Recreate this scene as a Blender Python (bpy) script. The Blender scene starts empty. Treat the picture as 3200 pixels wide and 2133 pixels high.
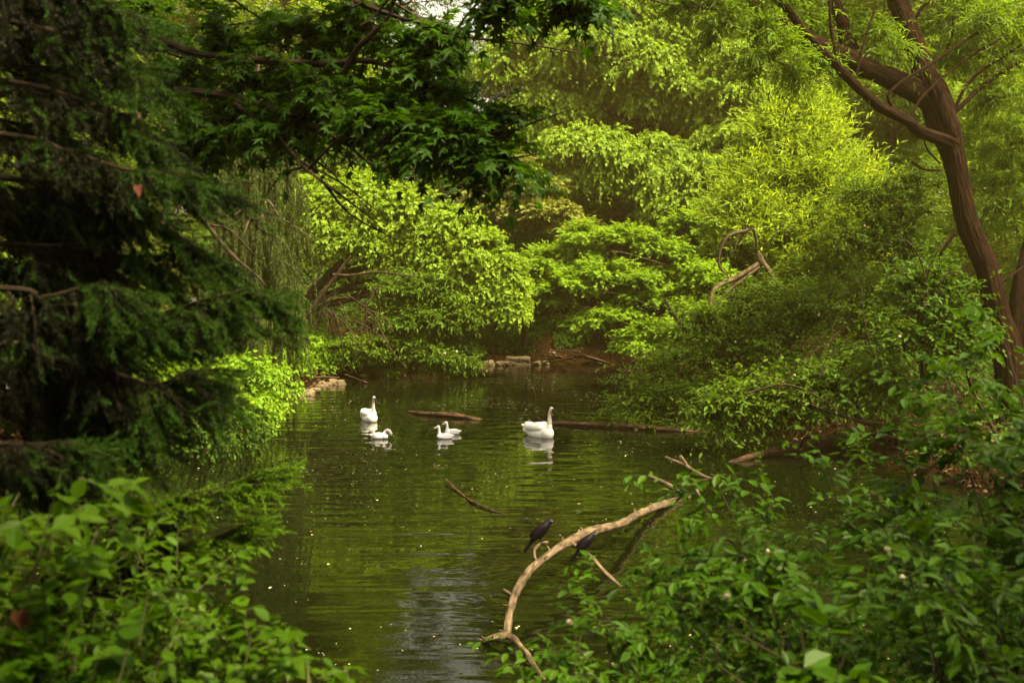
import bpy, math
import numpy as np
from math import pi, radians
from mathutils import noise as mnoise, Vector

# ------------------------------------------------------------------ camera, sky, sun, exposure
S = bpy.context.scene
COL = S.collection
F = 3111.0            # focal length in photo pixels (35 mm on 36 mm over 3200 px)
EYE = 3.6             # eye height above the water
HOR = 900.0           # horizon row in the photo
cam_d = bpy.data.cameras.new('camera'); cam = bpy.data.objects.new('camera', cam_d); COL.objects.link(cam)
cam.location = (0, 0, EYE); cam.rotation_euler = (pi/2, 0, 0)
cam_d.lens = 35; cam_d.sensor_width = 36; cam_d.shift_y = -(1066.5-HOR)/3200
cam_d.clip_end = 600; cam_d.clip_start = 0.05
cam_d.dof.use_dof = True; cam_d.dof.focus_distance = 26; cam_d.dof.aperture_fstop = 2.8
S.camera = cam

SUN_EL, SUN_AZ = radians(57), radians(48)      # sun high over the viewer's right shoulder
w = bpy.data.worlds.new('World'); S.world = w; w.use_nodes = True
nt = w.node_tree; bg = nt.nodes['Background']
sky = nt.nodes.new('ShaderNodeTexSky'); sky.sky_type = 'NISHITA'; sky.sun_disc = False
sky.sun_elevation = SUN_EL; sky.sun_rotation = radians(180)-SUN_AZ
sky.dust_density = 6; sky.air_density = 1.0; sky.ozone_density = 0.4
hsv = nt.nodes.new('ShaderNodeHueSaturation'); hsv.inputs['Saturation'].default_value = .22; hsv.inputs['Value'].default_value = 1.0   # a white, overcast sky
tin = nt.nodes.new('ShaderNodeMix'); tin.data_type = 'RGBA'; tin.blend_type = 'MULTIPLY'; tin.inputs[0].default_value = 1; tin.inputs[7].default_value = (1, .94, .76, 1)
nt.links.new(sky.outputs[0], hsv.inputs['Color']); nt.links.new(hsv.outputs[0], tin.inputs[6]); nt.links.new(tin.outputs[2], bg.inputs[0]); bg.inputs[1].default_value = 0.125
sd = bpy.data.lights.new('sun', 'SUN'); sd.energy = 5.0; sd.angle = radians(9); sd.color = (1, .85, .50)
so = bpy.data.objects.new('sun', sd); COL.objects.link(so)
# direction towards the sun
sv = Vector((math.sin(SUN_AZ)*math.cos(SUN_EL), -math.cos(SUN_AZ)*math.cos(SUN_EL), math.sin(SUN_EL)))
so.rotation_euler = sv.to_track_quat('Z', 'Y').to_euler(); so.location = sv*50
S.view_settings.view_transform = 'Standard'; S.view_settings.look = 'None'
S.view_settings.exposure = 1.85; S.view_settings.gamma = 1
cy = S.cycles
cy.max_bounces = 6; cy.diffuse_bounces = 3; cy.glossy_bounces = 2; cy.transmission_bounces = 2
cy.transparent_max_bounces = 4; cy.caustics_reflective = False; cy.caustics_refractive = False
cy.sample_clamp_indirect = 6; cy.use_denoising = True; cy.denoiser = 'OPENIMAGEDENOISE'
cy.use_adaptive_sampling = True; cy.adaptive_threshold = 0.02

HAZE = .0010
RNG = np.random.default_rng(7)
A = np.array
def P(px, py, D):                      # photo pixel seen at distance D -> world point
    return A([(px-1600)/F*D, D, EYE-(py-HOR)/F*D])
def PZ(px, py, z):                     # photo pixel lying at height z
    return P(px, py, (EYE-z)*F/(py-HOR))
def nrm(v):
    return v/np.maximum(np.linalg.norm(v, axis=-1, keepdims=True), 1e-9)

# ------------------------------------------------------------------ materials
def mat(name):
    m = bpy.data.materials.new(name); m.use_nodes = True
    t = m.node_tree; b = t.nodes['Principled BSDF']
    return m, t, b
def N(t, kind, **kw):
    n = t.nodes.new(kind)
    for k, v in kw.items(): setattr(n, k, v)
    return n
def leaf_mat(name, c1, c2, trans=.35, rough=.45, tc=None, vscale=.8):
    """green blade: colour differs from leaf to leaf and from bough to bough, lets light through"""
    m, t, b = mat(name)
    geo = N(t, 'ShaderNodeNewGeometry'); tx = N(t, 'ShaderNodeTexCoord'); nz = N(t, 'ShaderNodeTexNoise')
    nz.inputs['Scale'].default_value = vscale; nz.inputs['Detail'].default_value = 2
    t.links.new(tx.outputs['Object'], nz.inputs['Vector'])
    ad = N(t, 'ShaderNodeMath', operation='MULTIPLY_ADD'); ad.inputs[1].default_value = .55
    t.links.new(geo.outputs['Random Per Island'], ad.inputs[0]); t.links.new(nz.outputs['Fac'], ad.inputs[2])
    sb = N(t, 'ShaderNodeMath', operation='SUBTRACT'); sb.inputs[1].default_value = .28; sb.use_clamp = True
    t.links.new(ad.outputs[0], sb.inputs[0])
    mx = N(t, 'ShaderNodeMix', data_type='RGBA'); mx.inputs[6].default_value = (*c1, 1); mx.inputs[7].default_value = (*c2, 1)
    t.links.new(sb.outputs[0], mx.inputs[0]); t.links.new(mx.outputs[2], b.inputs['Base Color'])
    b.inputs['Roughness'].default_value = rough+.1; b.inputs['Specular IOR Level'].default_value = .13
    tr = N(t, 'ShaderNodeBsdfTranslucent'); tm = N(t, 'ShaderNodeMix', data_type='RGBA', blend_type='MULTIPLY'); tm.inputs[0].default_value = 1
    tm.inputs[7].default_value = (*(tc or (1.9, 1.7, .4)), 1); t.links.new(mx.outputs[2], tm.inputs[6]); t.links.new(tm.outputs[2], tr.inputs[0])
    ms = N(t, 'ShaderNodeMixShader'); ms.inputs[0].default_value = trans
    t.links.new(b.outputs[0], ms.inputs[1]); t.links.new(tr.outputs[0], ms.inputs[2])
    t.links.new(ms.outputs[0], t.nodes['Material Output'].inputs[0])
    return m
def bark_mat(name, c1, c2, su=26, sv=3, bump=.02, rough=.85, obj=False):
    m, t, b = mat(name)
    tx = N(t, 'ShaderNodeTexCoord'); mp = N(t, 'ShaderNodeMapping'); mp.inputs['Scale'].default_value = (su, sv, 1) if not obj else (su, su, su)
    nz = N(t, 'ShaderNodeTexNoise'); nz.inputs['Scale'].default_value = 1; nz.inputs['Detail'].default_value = 6; nz.inputs['Roughness'].default_value = .65
    t.links.new(tx.outputs['Object' if obj else 'UV'], mp.inputs[0]); t.links.new(mp.outputs[0], nz.inputs['Vector'])
    rp = N(t, 'ShaderNodeValToRGB'); rp.color_ramp.elements[0].position = .35; rp.color_ramp.elements[1].position = .68
    rp.color_ramp.elements[0].color = (*c1, 1); rp.color_ramp.elements[1].color = (*c2, 1)
    t.links.new(nz.outputs['Fac'], rp.inputs[0]); t.links.new(rp.outputs[0], b.inputs['Base Color'])
    n3 = N(t, 'ShaderNodeTexNoise'); n3.inputs['Scale'].default_value = 7; n3.inputs['Detail'].default_value = 5; t.links.new(tx.outputs['Object'], n3.inputs['Vector'])
    r3 = N(t, 'ShaderNodeMapRange'); r3.inputs[1].default_value = .4; r3.inputs[2].default_value = .66; r3.inputs[3].default_value = 1; r3.inputs[4].default_value = .42; t.links.new(n3.outputs['Fac'], r3.inputs[0])
    m3 = N(t, 'ShaderNodeMix', data_type='RGBA', blend_type='MULTIPLY'); m3.inputs[0].default_value = 1; t.links.new(rp.outputs[0], m3.inputs[6]); t.links.new(r3.outputs[0], m3.inputs[7]); t.links.new(m3.outputs[2], b.inputs['Base Color'])
    bp = N(t, 'ShaderNodeBump'); bp.inputs['Distance'].default_value = bump; bp.inputs['Strength'].default_value = 1
    t.links.new(nz.outputs['Fac'], bp.inputs['Height']); t.links.new(bp.outputs[0], b.inputs['Normal'])
    b.inputs['Roughness'].default_value = rough; b.inputs['Specular IOR Level'].default_value = .08
    return m
def plain_mat(name, c, rough=.6, var=None, scale=20, bump=0, spec=.3):
    m, t, b = mat(name)
    tx = N(t, 'ShaderNodeTexCoord'); nz = N(t, 'ShaderNodeTexNoise'); nz.inputs['Scale'].default_value = scale; nz.inputs['Detail'].default_value = 5
    t.links.new(tx.outputs['Object'], nz.inputs['Vector'])
    mx = N(t, 'ShaderNodeMix', data_type='RGBA'); mx.inputs[6].default_value = (*c, 1); mx.inputs[7].default_value = (*(var or tuple(x*.7 for x in c)), 1)
    rp = N(t, 'ShaderNodeMapRange'); rp.inputs[1].default_value = .35; rp.inputs[2].default_value = .65
    t.links.new(nz.outputs['Fac'], rp.inputs[0]); t.links.new(rp.outputs[0], mx.inputs[0]); t.links.new(mx.outputs[2], b.inputs['Base Color'])
    if bump:
        bp = N(t, 'ShaderNodeBump'); bp.inputs['Distance'].default_value = bump; t.links.new(nz.outputs['Fac'], bp.inputs['Height']); t.links.new(bp.outputs[0], b.inputs['Normal'])
    b.inputs['Roughness'].default_value = rough; b.inputs['Specular IOR Level'].default_value = spec
    return m

M = dict(
    vine=leaf_mat('vine_leaf', (.085, .165, .008), (.235, .335, .03), .45),
    vine_mid=leaf_mat('vine_leaf_shrubs', (.10, .175, .008), (.21, .31, .03), .45),
    maple_far=leaf_mat('young_maple_leaf', (.09, .175, .006), (.20, .32, .02), .44),
    grey=leaf_mat('greyish_leaf', (.10, .125, .02), (.20, .22, .045), .3),
    back=leaf_mat('background_leaf', (.055, .11, .004), (.13, .21, .010), .44),
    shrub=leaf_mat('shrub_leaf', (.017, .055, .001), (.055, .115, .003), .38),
    willow=leaf_mat('willow_leaf', (.06, .12, .005), (.13, .22, .015), .48, .4),
    ywillow=leaf_mat('sapling_willow_leaf', (.13, .21, .012), (.26, .355, .045), .48, .4),
    near=leaf_mat('near_shrub_leaf', (.017, .052, .0007), (.048, .108, .0012), .36, .36),
    nearl=leaf_mat('near_plant_leaf', (.024, .066, .001), (.062, .122, .002), .4, .4),
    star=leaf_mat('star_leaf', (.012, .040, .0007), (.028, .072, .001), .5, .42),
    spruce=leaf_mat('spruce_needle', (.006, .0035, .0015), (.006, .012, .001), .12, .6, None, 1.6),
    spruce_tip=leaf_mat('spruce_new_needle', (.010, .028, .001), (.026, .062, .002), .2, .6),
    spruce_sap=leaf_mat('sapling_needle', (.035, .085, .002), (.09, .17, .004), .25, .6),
    weep=leaf_mat('weeping_needle', (.018, .030, .004), (.055, .08, .008), .2, .5),
    cover=leaf_mat('cover_leaf', (.03, .075, .0015), (.09, .155, .003), .38),
    cover_b=leaf_mat('bright_cover_leaf', (.08, .17, .005), (.19, .31, .015), .42),
    cover_f=leaf_mat('flowering_shrub_leaf', (.03, .08, .003), (.11, .185, .010), .38),
    straw=leaf_mat('dry_blade', (.13, .12, .025), (.22, .2, .05), .3),
    twig=plain_mat('twig_bark', (.05, .032, .018), .8),
    gtwig=plain_mat('green_stem', (.07, .075, .02), .7),
    bark=bark_mat('dark_bark', (.014, .009, .006), (.06, .038, .024), 22, 3, .02),
    wbark=bark_mat('willow_bark', (.003, .0012, .0004), (.034, .0115, .0022), 26, 2.2, .09),
    dead=bark_mat('bare_deadwood', (.035, .023, .014), (.17, .122, .076), 14, 3, .012, .75),
    log=bark_mat('wet_log_bark', (.014, .007, .004), (.09, .05, .027), 12, 2.5, .012, .7),
    stone=plain_mat('river_stone', (.15, .105, .055), .85, (.06, .045, .025), 5, .03),
    block=plain_mat('concrete_block', (.12, .088, .05), .9, (.06, .045, .027), 6, .03),
    white=plain_mat('white_feathers', (.72, .70, .67), .6, (.64, .62, .59), 9, .01),
    neck=plain_mat('stained_feathers', (.56, .49, .40), .7, (.40, .33, .25), 14, .005),
    down=plain_mat('cygnet_down', (.42, .40, .42), .85, (.34, .33, .36), 14, .006),
    gdown=plain_mat('grey_down', (.12, .11, .12), .85, (.20, .18, .20), 14, .006),
    black=plain_mat('black_bill', (.004, .004, .004), .5, spec=.12),
    pink=plain_mat('pale_bill', (.50, .40, .38), .5),
    crow=plain_mat('glossy_black_feathers', (.0018, .0014, .002), .55, (.004, .0015, .0035), 18, .003, .08),
    crowh=plain_mat('blue_head_feathers', (.0015, .002, .007), .5, (.003, .0015, .006), 18, .002, .15),
    duck=plain_mat('mottled_feathers', (.22, .15, .10), .8, (.08, .05, .035), 26, .004),
    metal=plain_mat('galvanised_metal', (.55, .56, .60), .4, spec=.6),
    flower=plain_mat('cream_flower', (.50, .42, .30), .9, (.36, .26, .17), 60, .003),
    dryleaf=plain_mat('dry_leaf', (.08, .022, .006), .7),
    petal=plain_mat('floating_petal', (.5, .46, .36), .7, (.3, .25, .07), 1.3),
)

# ------------------------------------------------------------------ mesh collector
class MB:
    def __init__(s): s.v=[]; s.loops=[]; s.sizes=[]; s.mi=[]; s.sm=[]; s.uv=[]; s.n=0
    def add(s, v, f, mi=0, smooth=False, uv=None):
        v = np.asarray(v, np.float32).reshape(-1, 3); f = np.asarray(f, np.int32)
        if len(f) == 0: return
        s.v.append(v); s.loops.append((f+s.n).ravel()); s.sizes.append(np.full(len(f), f.shape[1], np.int32))
        s.mi.append(np.full(len(f), mi, np.int32)); s.sm.append(np.full(len(f), smooth, bool))
        s.uv.append((uv[f.ravel()] if uv is not None else np.zeros((f.size, 2))).astype(np.float32)); s.n += len(v)
    def mesh(s, name, mats):
        me = bpy.data.meshes.new(name)
        if s.n == 0: return me
        v = np.concatenate(s.v); lo = np.concatenate(s.loops); sz = np.concatenate(s.sizes)
        me.vertices.add(len(v)); me.vertices.foreach_set('co', v.ravel())
        me.loops.add(len(lo)); me.loops.foreach_set('vertex_index', lo)
        me.polygons.add(len(sz)); me.polygons.foreach_set('loop_start', np.concatenate([[0], np.cumsum(sz)[:-1]]).astype(np.int32))
        me.polygons.foreach_set('material_index', np.concatenate(s.mi)); me.polygons.foreach_set('use_smooth', np.concatenate(s.sm))
        uv = me.uv_layers.new(name='UVMap'); uv.data.foreach_set('uv', np.concatenate(s.uv).ravel())
        for m in (mats if isinstance(mats, (list, tuple)) else [mats]): me.materials.append(m)
        me.update(calc_edges=True); return me
    def build(s, name, mats, parent=None):
        o = bpy.data.objects.new(name, s.mesh(name, mats)); COL.objects.link(o)
        if parent is not None:
            o.parent = parent; o.matrix_parent_inverse = parent.matrix_basis.inverted() if False else o.matrix_parent_inverse
            o.location = -Vector(parent.location)          # parts are modelled in world space, things stand at their base
        return o
def tag(o, label=None, cat=None, group=None, kind=None):
    for k, v in (('label', label), ('category', cat), ('group', group), ('kind', kind)):
        if v: o[k] = v
    return o
def thing(name, loc, label, cat, group=None):
    o = bpy.data.objects.new(name, None); COL.objects.link(o); o.location = [float(x) for x in loc]; o.empty_display_size = .2
    return tag(o, label, cat, group)
def recenter(o, loc):
    """move a one-mesh thing's origin to loc"""
    o.data.transform(__import__('mathutils').Matrix.Translation(-Vector(loc))); o.location = loc; return o

# ------------------------------------------------------------------ leaf shapes (length along y, blade normal z)
T = {}
T['ovate'] = (A([(0,0,0),(.24,.28,.05),(.25,.6,.04),(0,1,-.08),(-.25,.6,.04),(-.24,.28,.05)]), A([(0,1,2,3),(0,3,4,5)]))
T['lance'] = (A([(0,0,0),(.16,.3,.04),(.15,.62,.02),(0,1,-.1),(-.15,.62,.02),(-.16,.3,.04)]), A([(0,1,2,3),(0,3,4,5)]))
T['diamond'] = (A([(0,0,0),(.3,.42,.06),(0,1,-.06),(-.3,.42,.06)]), A([(0,1,2,3)]))
T['narrow'] = (A([(0,0,0),(.085,.4,.02),(0,1,-.14),(-.085,.4,.02)]), A([(0,1,2,3)]))
T['heart'] = (A([(0,0,0),(.3,-.1,.05),(.46,.22,.04),(.22,.66,-.02),(0,1,-.12),(-.22,.66,-.02),(-.46,.22,.04),(-.3,-.1,.05)]), A([(0,1,2,3,4),(0,4,5,6,7)]))
def star():
    pts = [(0, 0, 0)]
    for a, r in ((112,.42),(88,.2),(58,.62),(30,.24),(0,.72)):
        a = radians(a); pts.append((math.sin(a)*r*1.05, .28+math.cos(a)*r, .04 if r < .3 else -.05))
    L = [(-x, y, z) for x, y, z in pts[1:-1]]
    v = pts+L; n = len(pts)
    return A(v), A([list(range(n)), [0, n-1]+list(range(n+len(L)-1, n-1, -1))])
T['star'] = star()
T['needle'] = (A([(-.04,0,0),(.04,0,0),(0,1,0)]), A([(0,1,2)]))

def leaves(mb, tm, pos, dr, up, size, mi=0, width=1.0):
    tv, tf = T[tm]; n = len(pos)
    if n == 0: return
    y = nrm(dr); x = nrm(np.cross(y, up)+1e-6); z = np.cross(x, y)
    s = size[:, None, None] if np.ndim(size) else size
    v = pos[:, None]+s*(tv[None, :, 0:1]*width*x[:, None]+tv[None, :, 1:2]*y[:, None]+tv[None, :, 2:3]*z[:, None])
    f = (tf[None]+(np.arange(n)*len(tv))[:, None, None]).reshape(-1, tf.shape[1])
    mb.add(v, f, mi)
def stems(mb, p0, p1, p2, r, mi=0):
    """three-sided twigs through p0,p1,p2 (each N,3)"""
    n = len(p0)
    if n == 0: return
    r = np.broadcast_to(r, (n,))
    d = nrm(p2-p0); a = nrm(np.cross(d, A([.3, .2, 1.])[None])+1e-6); b = np.cross(d, a)
    rings = []
    for p, k in ((p0, 1), (p1, .75), (p2, .35)):
        for j in range(3):
            t = 2*pi*j/3; rings.append(p+(r*k)[:, None]*(a*math.cos(t)+b*math.sin(t)))
    v = np.stack(rings, 1)
    q = [(i*3+j, i*3+(j+1) % 3, (i+1)*3+(j+1) % 3, (i+1)*3+j) for i in range(2) for j in range(3)]
    f = (A(q)[None]+(np.arange(n)*9)[:, None, None]).reshape(-1, 4)
    mb.add(v, f, mi, True)
def sprigs(mb, base, dr, L, nl, ls, tm, rng, droop=.25, side=.8, upb=1., jit=.35, t0=.15, mi=0, st=None, sr=.004, smi=0, width=1., hang=.25, spiral=False):
    n = len(base); L = np.broadcast_to(L, (n,))
    t = np.linspace(t0, 1, nl)[None, :, None]; Lb = L[:, None, None]; d = nrm(dr)
    p = base[:, None]+d[:, None]*Lb*t+A([0, 0, -1.])*droop*Lb*t**2
    tg = nrm(d[:, None]+A([0, 0, -1.])*2*droop*t)
    sd = nrm(np.cross(tg, A([0, 0, 1.]))+.05*rng.normal(size=tg.shape))
    sg = np.where(np.arange(nl) % 2, 1., -1.)[None, :, None]*np.ones((n, 1, 1))
    sg[:, -1] = 0
    if spiral:
        ph = rng.uniform(0, 2*pi, (n, nl, 1)); up2 = np.cross(sd, tg); sdv = sd*np.cos(ph)+up2*np.sin(ph)
    else: sdv = sd*sg
    ld = tg*.6+sdv*side+rng.normal(size=tg.shape)*jit+A([0, 0, -hang])
    un = A([0, 0, upb])+rng.normal(size=tg.shape)*.45+d[:, None]*.15
    sz = ls*rng.uniform(.5, 1.3, (n, nl))
    leaves(mb, tm, p.reshape(-1, 3), ld.reshape(-1, 3), un.reshape(-1, 3), sz.ravel(), mi, width)
    if st is not None:
        e = lambda k: base+d*L[:, None]*k+A([0, 0, -1.])*droop*L[:, None]*k*k
        stems(st, base, e(.5), e(1.), sr, smi)
def smooth_path(pts, k=5):
    p = A(pts, float) if not isinstance(pts, np.ndarray) else pts
    q = np.vstack([2*p[0]-p[1], p, 2*p[-1]-p[-2]]); out = []
    for i in range(1, len(q)-2):
        for t in np.arange(k)/k:
            a, b, c, d = q[i-1], q[i], q[i+1], q[i+2]
            out.append(.5*((2*b)+(-a+c)*t+(2*a-5*b+4*c-d)*t*t+(-a+3*b-3*c+d)*t**3))
    out.append(p[-1]); return A(out)
def tube(mb, pts, radii, sides=8, k=4, mi=0, rough=0., furrow=0., cap=True, seed=0):
    """round limb through pts, uneven girth; uv = (around, along in metres)"""
    pts = A([list(p) for p in pts], float); radii = A(radii, float)
    pr = smooth_path(np.hstack([pts, radii[:, None]]), k); p = pr[:, :3]; r = np.maximum(pr[:, 3], .0005)
    n = len(p); tg = nrm(np.gradient(p, axis=0)); up = A([0, 0, 1.]) if abs(tg[0][2]) < .9 else A([1., 0, 0])
    a = nrm(np.cross(tg[0], up)); fr = []
    for i in range(n):
        a = nrm(a-tg[i]*np.dot(a, tg[i])); fr.append((a, np.cross(tg[i], a)))
    ln = np.concatenate([[0], np.cumsum(np.linalg.norm(np.diff(p, axis=0), axis=1))])
    th = np.linspace(0, 2*pi, sides+1); V = np.zeros((n, sides+1, 3)); UV = np.zeros((n, sides+1, 2))
    for i in range(n):
        rr = np.full(sides+1, r[i])
        if rough or furrow:
            for j in range(sides):
                c, s_ = math.cos(th[j]), math.sin(th[j]); v = 0
                if rough: v += rough*mnoise.noise((c*1.3+seed, s_*1.3, ln[i]*1.2/max(r[0]*6, .05)))
                if furrow:
                    q = mnoise.noise((c*6+seed, s_*6, ln[i]*1.5)); v += furrow*(1-abs(q)*3.2)
                rr[j] *= 1+v
            rr[-1] = rr[0]
        V[i] = p[i]+rr[:, None]*(np.cos(th)[:, None]*fr[i][0]+np.sin(th)[:, None]*fr[i][1])
        UV[i, :, 0] = th/(2*pi)*max(r.max()*6, .15); UV[i, :, 1] = ln[i]
    g = np.arange(n*(sides+1)).reshape(n, sides+1)
    f = np.stack([g[:-1, :-1], g[:-1, 1:], g[1:, 1:], g[1:, :-1]], -1).reshape(-1, 4)
    mb.add(V, f, mi, True, UV.reshape(-1, 2))
    if cap:
        for e, o_ in ((0, -1), (n-1, 1)):
            c = p[e]+tg[e]*o_*r[e]*.25; vv = np.vstack([V[e, :-1], c[None]])
            idx = np.arange(sides); ff = np.stack([idx, (idx+1) % sides, np.full(sides, sides)], -1)
            mb.add(vv, ff if o_ > 0 else ff[:, ::-1], mi, True, np.zeros((sides+1, 2))+UV[e, 0])
    return p

# ------------------------------------------------------------------ the pond's outline and the lie of the land
POND = A([(-10.2,18),(-8.8,20.5),(-7.3,22.5),(-7.6,28),(-7.95,32),(-8.1,36),(-6.6,38),(-5.5,43.2),(-3,45.6),(-1.5,46.7),(2,47.1),(5.1,47.6),(9,47),(9.5,38),(7.2,32),(6.6,26),(6.9,22),(8,18.5),(9,12),(8,8.5),(4.6,6.6),(1.5,6.1),(-2.6,6.2),(-4.6,8),(-6.6,11.5),(-9,15)])
def pond_dist(x, y):
    x = np.asarray(x, float); y = np.asarray(y, float); d = np.full(x.shape, 1e9); ins = np.zeros(x.shape, bool)
    for i in range(len(POND)):
        a, b = POND[i], POND[(i+1) % len(POND)]; e = b-a
        t = np.clip(((x-a[0])*e[0]+(y-a[1])*e[1])/(e@e), 0, 1)
        d = np.minimum(d, np.hypot(x-a[0]-t*e[0], y-a[1]-t*e[1]))
        c = (a[1] > y) != (b[1] > y)
        with np.errstate(divide='ignore', invalid='ignore'):
            ins ^= c & (x < (b[0]-a[0])*(y-a[1])/(b[1]-a[1])+a[0])
    return np.where(ins, -d, d)
def land(x, y):
    x = np.asarray(x, float); y = np.asarray(y, float); d = pond_dist(x, y)
    wob = .12*np.sin(x*1.7+y*.6)+.09*np.sin(y*2.1-x*.9)+.05*np.sin(x*4.3+y*3.7)
    d2 = d+wob*.8
    k = np.where(y > 40, .34, np.where(y < 7, .26, .11))
    up = .28*(1-np.exp(-np.maximum(d2, 0)/.35))+k*np.clip(d2, 0, 22)+wob*.25*np.clip(d2, 0, 1)
    up = np.where((y < 7), np.minimum(up, 1.95), up)
    return np.where(d2 > 0, up, np.maximum(d2*.5, -.9))

# ground
def grid(xs, ys, fn):
    X, Y = np.meshgrid(xs, ys); Z = fn(X, Y); v = np.stack([X, Y, Z], -1).reshape(-1, 3)
    g = np.arange(X.size).reshape(X.shape); f = np.stack([g[:-1, :-1], g[:-1, 1:], g[1:, 1:], g[1:, :-1]], -1).reshape(-1, 4)
    return v, f
mb = MB()
xs = np.concatenate([np.linspace(-220, -26, 14), np.arange(-24, 30, .28), np.linspace(32, 220, 14)])
ys = np.concatenate([np.linspace(-120, -4, 12), np.arange(-3, 62, .28), np.linspace(64, 320, 14)])
mb.add(*grid(xs, ys, land), 0, True)
m, t, b = mat('leaf_litter_soil')
tx = N(t, 'ShaderNodeTexCoord'); n1 = N(t, 'ShaderNodeTexNoise'); n1.inputs['Scale'].default_value = .7; n1.inputs['Detail'].default_value = 6
n2 = N(t, 'ShaderNodeTexVoronoi'); n2.inputs['Scale'].default_value = 14
t.links.new(tx.outputs['Object'], n1.inputs['Vector']); t.links.new(tx.outputs['Object'], n2.inputs['Vector'])
r1 = N(t, 'ShaderNodeValToRGB'); r1.color_ramp.elements[0].color = (.008, .0035, .001, 1); r1.color_ramp.elements[1].color = (.026, .012, .0035, 1)
r1.color_ramp.elements[0].position = .35; r1.color_ramp.elements[1].position = .7
mx = N(t, 'ShaderNodeMix', data_type='RGBA', blend_type='OVERLAY'); mx.inputs[0].default_value = .5
t.links.new(n1.outputs['Fac'], r1.inputs[0]); t.links.new(r1.outputs[0], mx.inputs[6]); t.links.new(n2.outputs['Distance'], mx.inputs[7])
hs = N(t, 'ShaderNodeHueSaturation'); hs.inputs['Saturation'].default_value = 1.05; hs.inputs['Value'].default_value = .8
t.links.new(mx.outputs[2], hs.inputs['Color']); t.links.new(hs.outputs[0], b.inputs['Base Color'])
bp = N(t, 'ShaderNodeBump'); bp.inputs['Distance'].default_value = .05; t.links.new(n2.outputs['Distance'], bp.inputs['Height']); t.links.new(bp.outputs[0], b.inputs['Normal'])
b.inputs['Roughness'].default_value = .95; b.inputs['Specular IOR Level'].default_value = .04
tag(mb.build('ground', m), kind='structure')

# water
mb = MB(); mb.add([(-14, 3, 0), (16, 3, 0), (16, 52, 0), (-14, 52, 0)], [(0, 1, 2, 3)])
m, t, b = mat('pond_water')
b.inputs['Base Color'].default_value = (.003, .004, .0008, 1); b.inputs['Roughness'].default_value = .02; b.inputs['IOR'].default_value = 1.33
b.inputs['Specular IOR Level'].default_value = .5
tx = N(t, 'ShaderNodeTexCoord')
def wave(scale, detail, vec):
    mp = N(t, 'ShaderNodeMapping'); mp.inputs['Scale'].default_value = vec; t.links.new(tx.outputs['Object'], mp.inputs[0])
    n = N(t, 'ShaderNodeTexNoise'); n.inputs['Scale'].default_value = scale; n.inputs['Detail'].default_value = detail; t.links.new(mp.outputs[0], n.inputs['Vector'])
    return n.outputs['Fac']
def rings(cx, cyy, freq, fall, amp):
    mp = N(t, 'ShaderNodeMapping'); mp.vector_type = 'POINT'; mp.inputs['Location'].default_value = (-cx, -cyy, 0); t.links.new(tx.outputs['Object'], mp.inputs[0])
    ln = N(t, 'ShaderNodeVectorMath', operation='LENGTH'); t.links.new(mp.outputs[0], ln.inputs[0])
    m1 = N(t, 'ShaderNodeMath', operation='MULTIPLY'); m1.inputs[1].default_value = freq; t.links.new(ln.outputs['Value'], m1.inputs[0])
    si = N(t, 'ShaderNodeMath', operation='SINE'); t.links.new(m1.outputs[0], si.inputs[0])
    m2 = N(t, 'ShaderNodeMath', operation='MULTIPLY'); m2.inputs[1].default_value = -fall; t.links.new(ln.outputs['Value'], m2.inputs[0])
    ex = N(t, 'ShaderNodeMath', operation='EXPONENT'); t.links.new(m2.outputs[0], ex.inputs[0])
    m3 = N(t, 'ShaderNodeMath', operation='MULTIPLY'); t.links.new(si.outputs[0], m3.inputs[0]); t.links.new(ex.outputs[0], m3.inputs[1])
    m4 = N(t, 'ShaderNodeMath', operation='MULTIPLY'); m4.inputs[1].default_value = amp; t.links.new(m3.outputs[0], m4.inputs[0])
    return m4.outputs[0]
def addn(a, b_, k=1.):
    n = N(t, 'ShaderNodeMath', operation='MULTIPLY_ADD'); n.inputs[1].default_value = k; t.links.new(b_, n.inputs[0]); t.links.new(a, n.inputs[2]); return n.outputs[0]
zero = N(t, 'ShaderNodeValue'); zero.outputs[0].default_value = 0
h = addn(zero.outputs[0], wave(1.0, 1.5, (.28, 2.1, 1)), 1.9)
h = addn(h, wave(4.0, 1, (.25, 1.25, 1)), .30)
h = addn(h, wave(.35, 1, (1, 1, 1)), 1.6)
pA, pB, pC, pD = PZ(1150, 1318, 0), PZ(1690, 1366, 0), PZ(1390, 1370, 0), PZ(1672, 1830, 0)
h = addn(h, rings(pA[0], pA[1], 9, .22, .30)); h = addn(h, rings(pB[0], pB[1], 9, .2, .34))
h = addn(h, rings(pC[0], pC[1], 14, .35, .22)); h = addn(h, rings(pD[0], pD[1], 26, .9, .16))
bp = N(t, 'ShaderNodeBump'); bp.inputs['Distance'].default_value = .0105; bp.inputs['Strength'].default_value = 1
ca = N(t, 'ShaderNodeMapRange'); ca.inputs[1].default_value = .38; ca.inputs[2].default_value = .62; ca.inputs[3].default_value = .6; ca.inputs[4].default_value = 1.35; t.links.new(wave(.22, 2, (.8, 1.1, 1)), ca.inputs[0]); t.links.new(ca.outputs[0], bp.inputs['Strength'])   # calm and ruffled patches
t.links.new(h, bp.inputs['Height']); t.links.new(bp.outputs[0], b.inputs['Normal'])
tag(mb.build('water', m), kind='structure')

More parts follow.
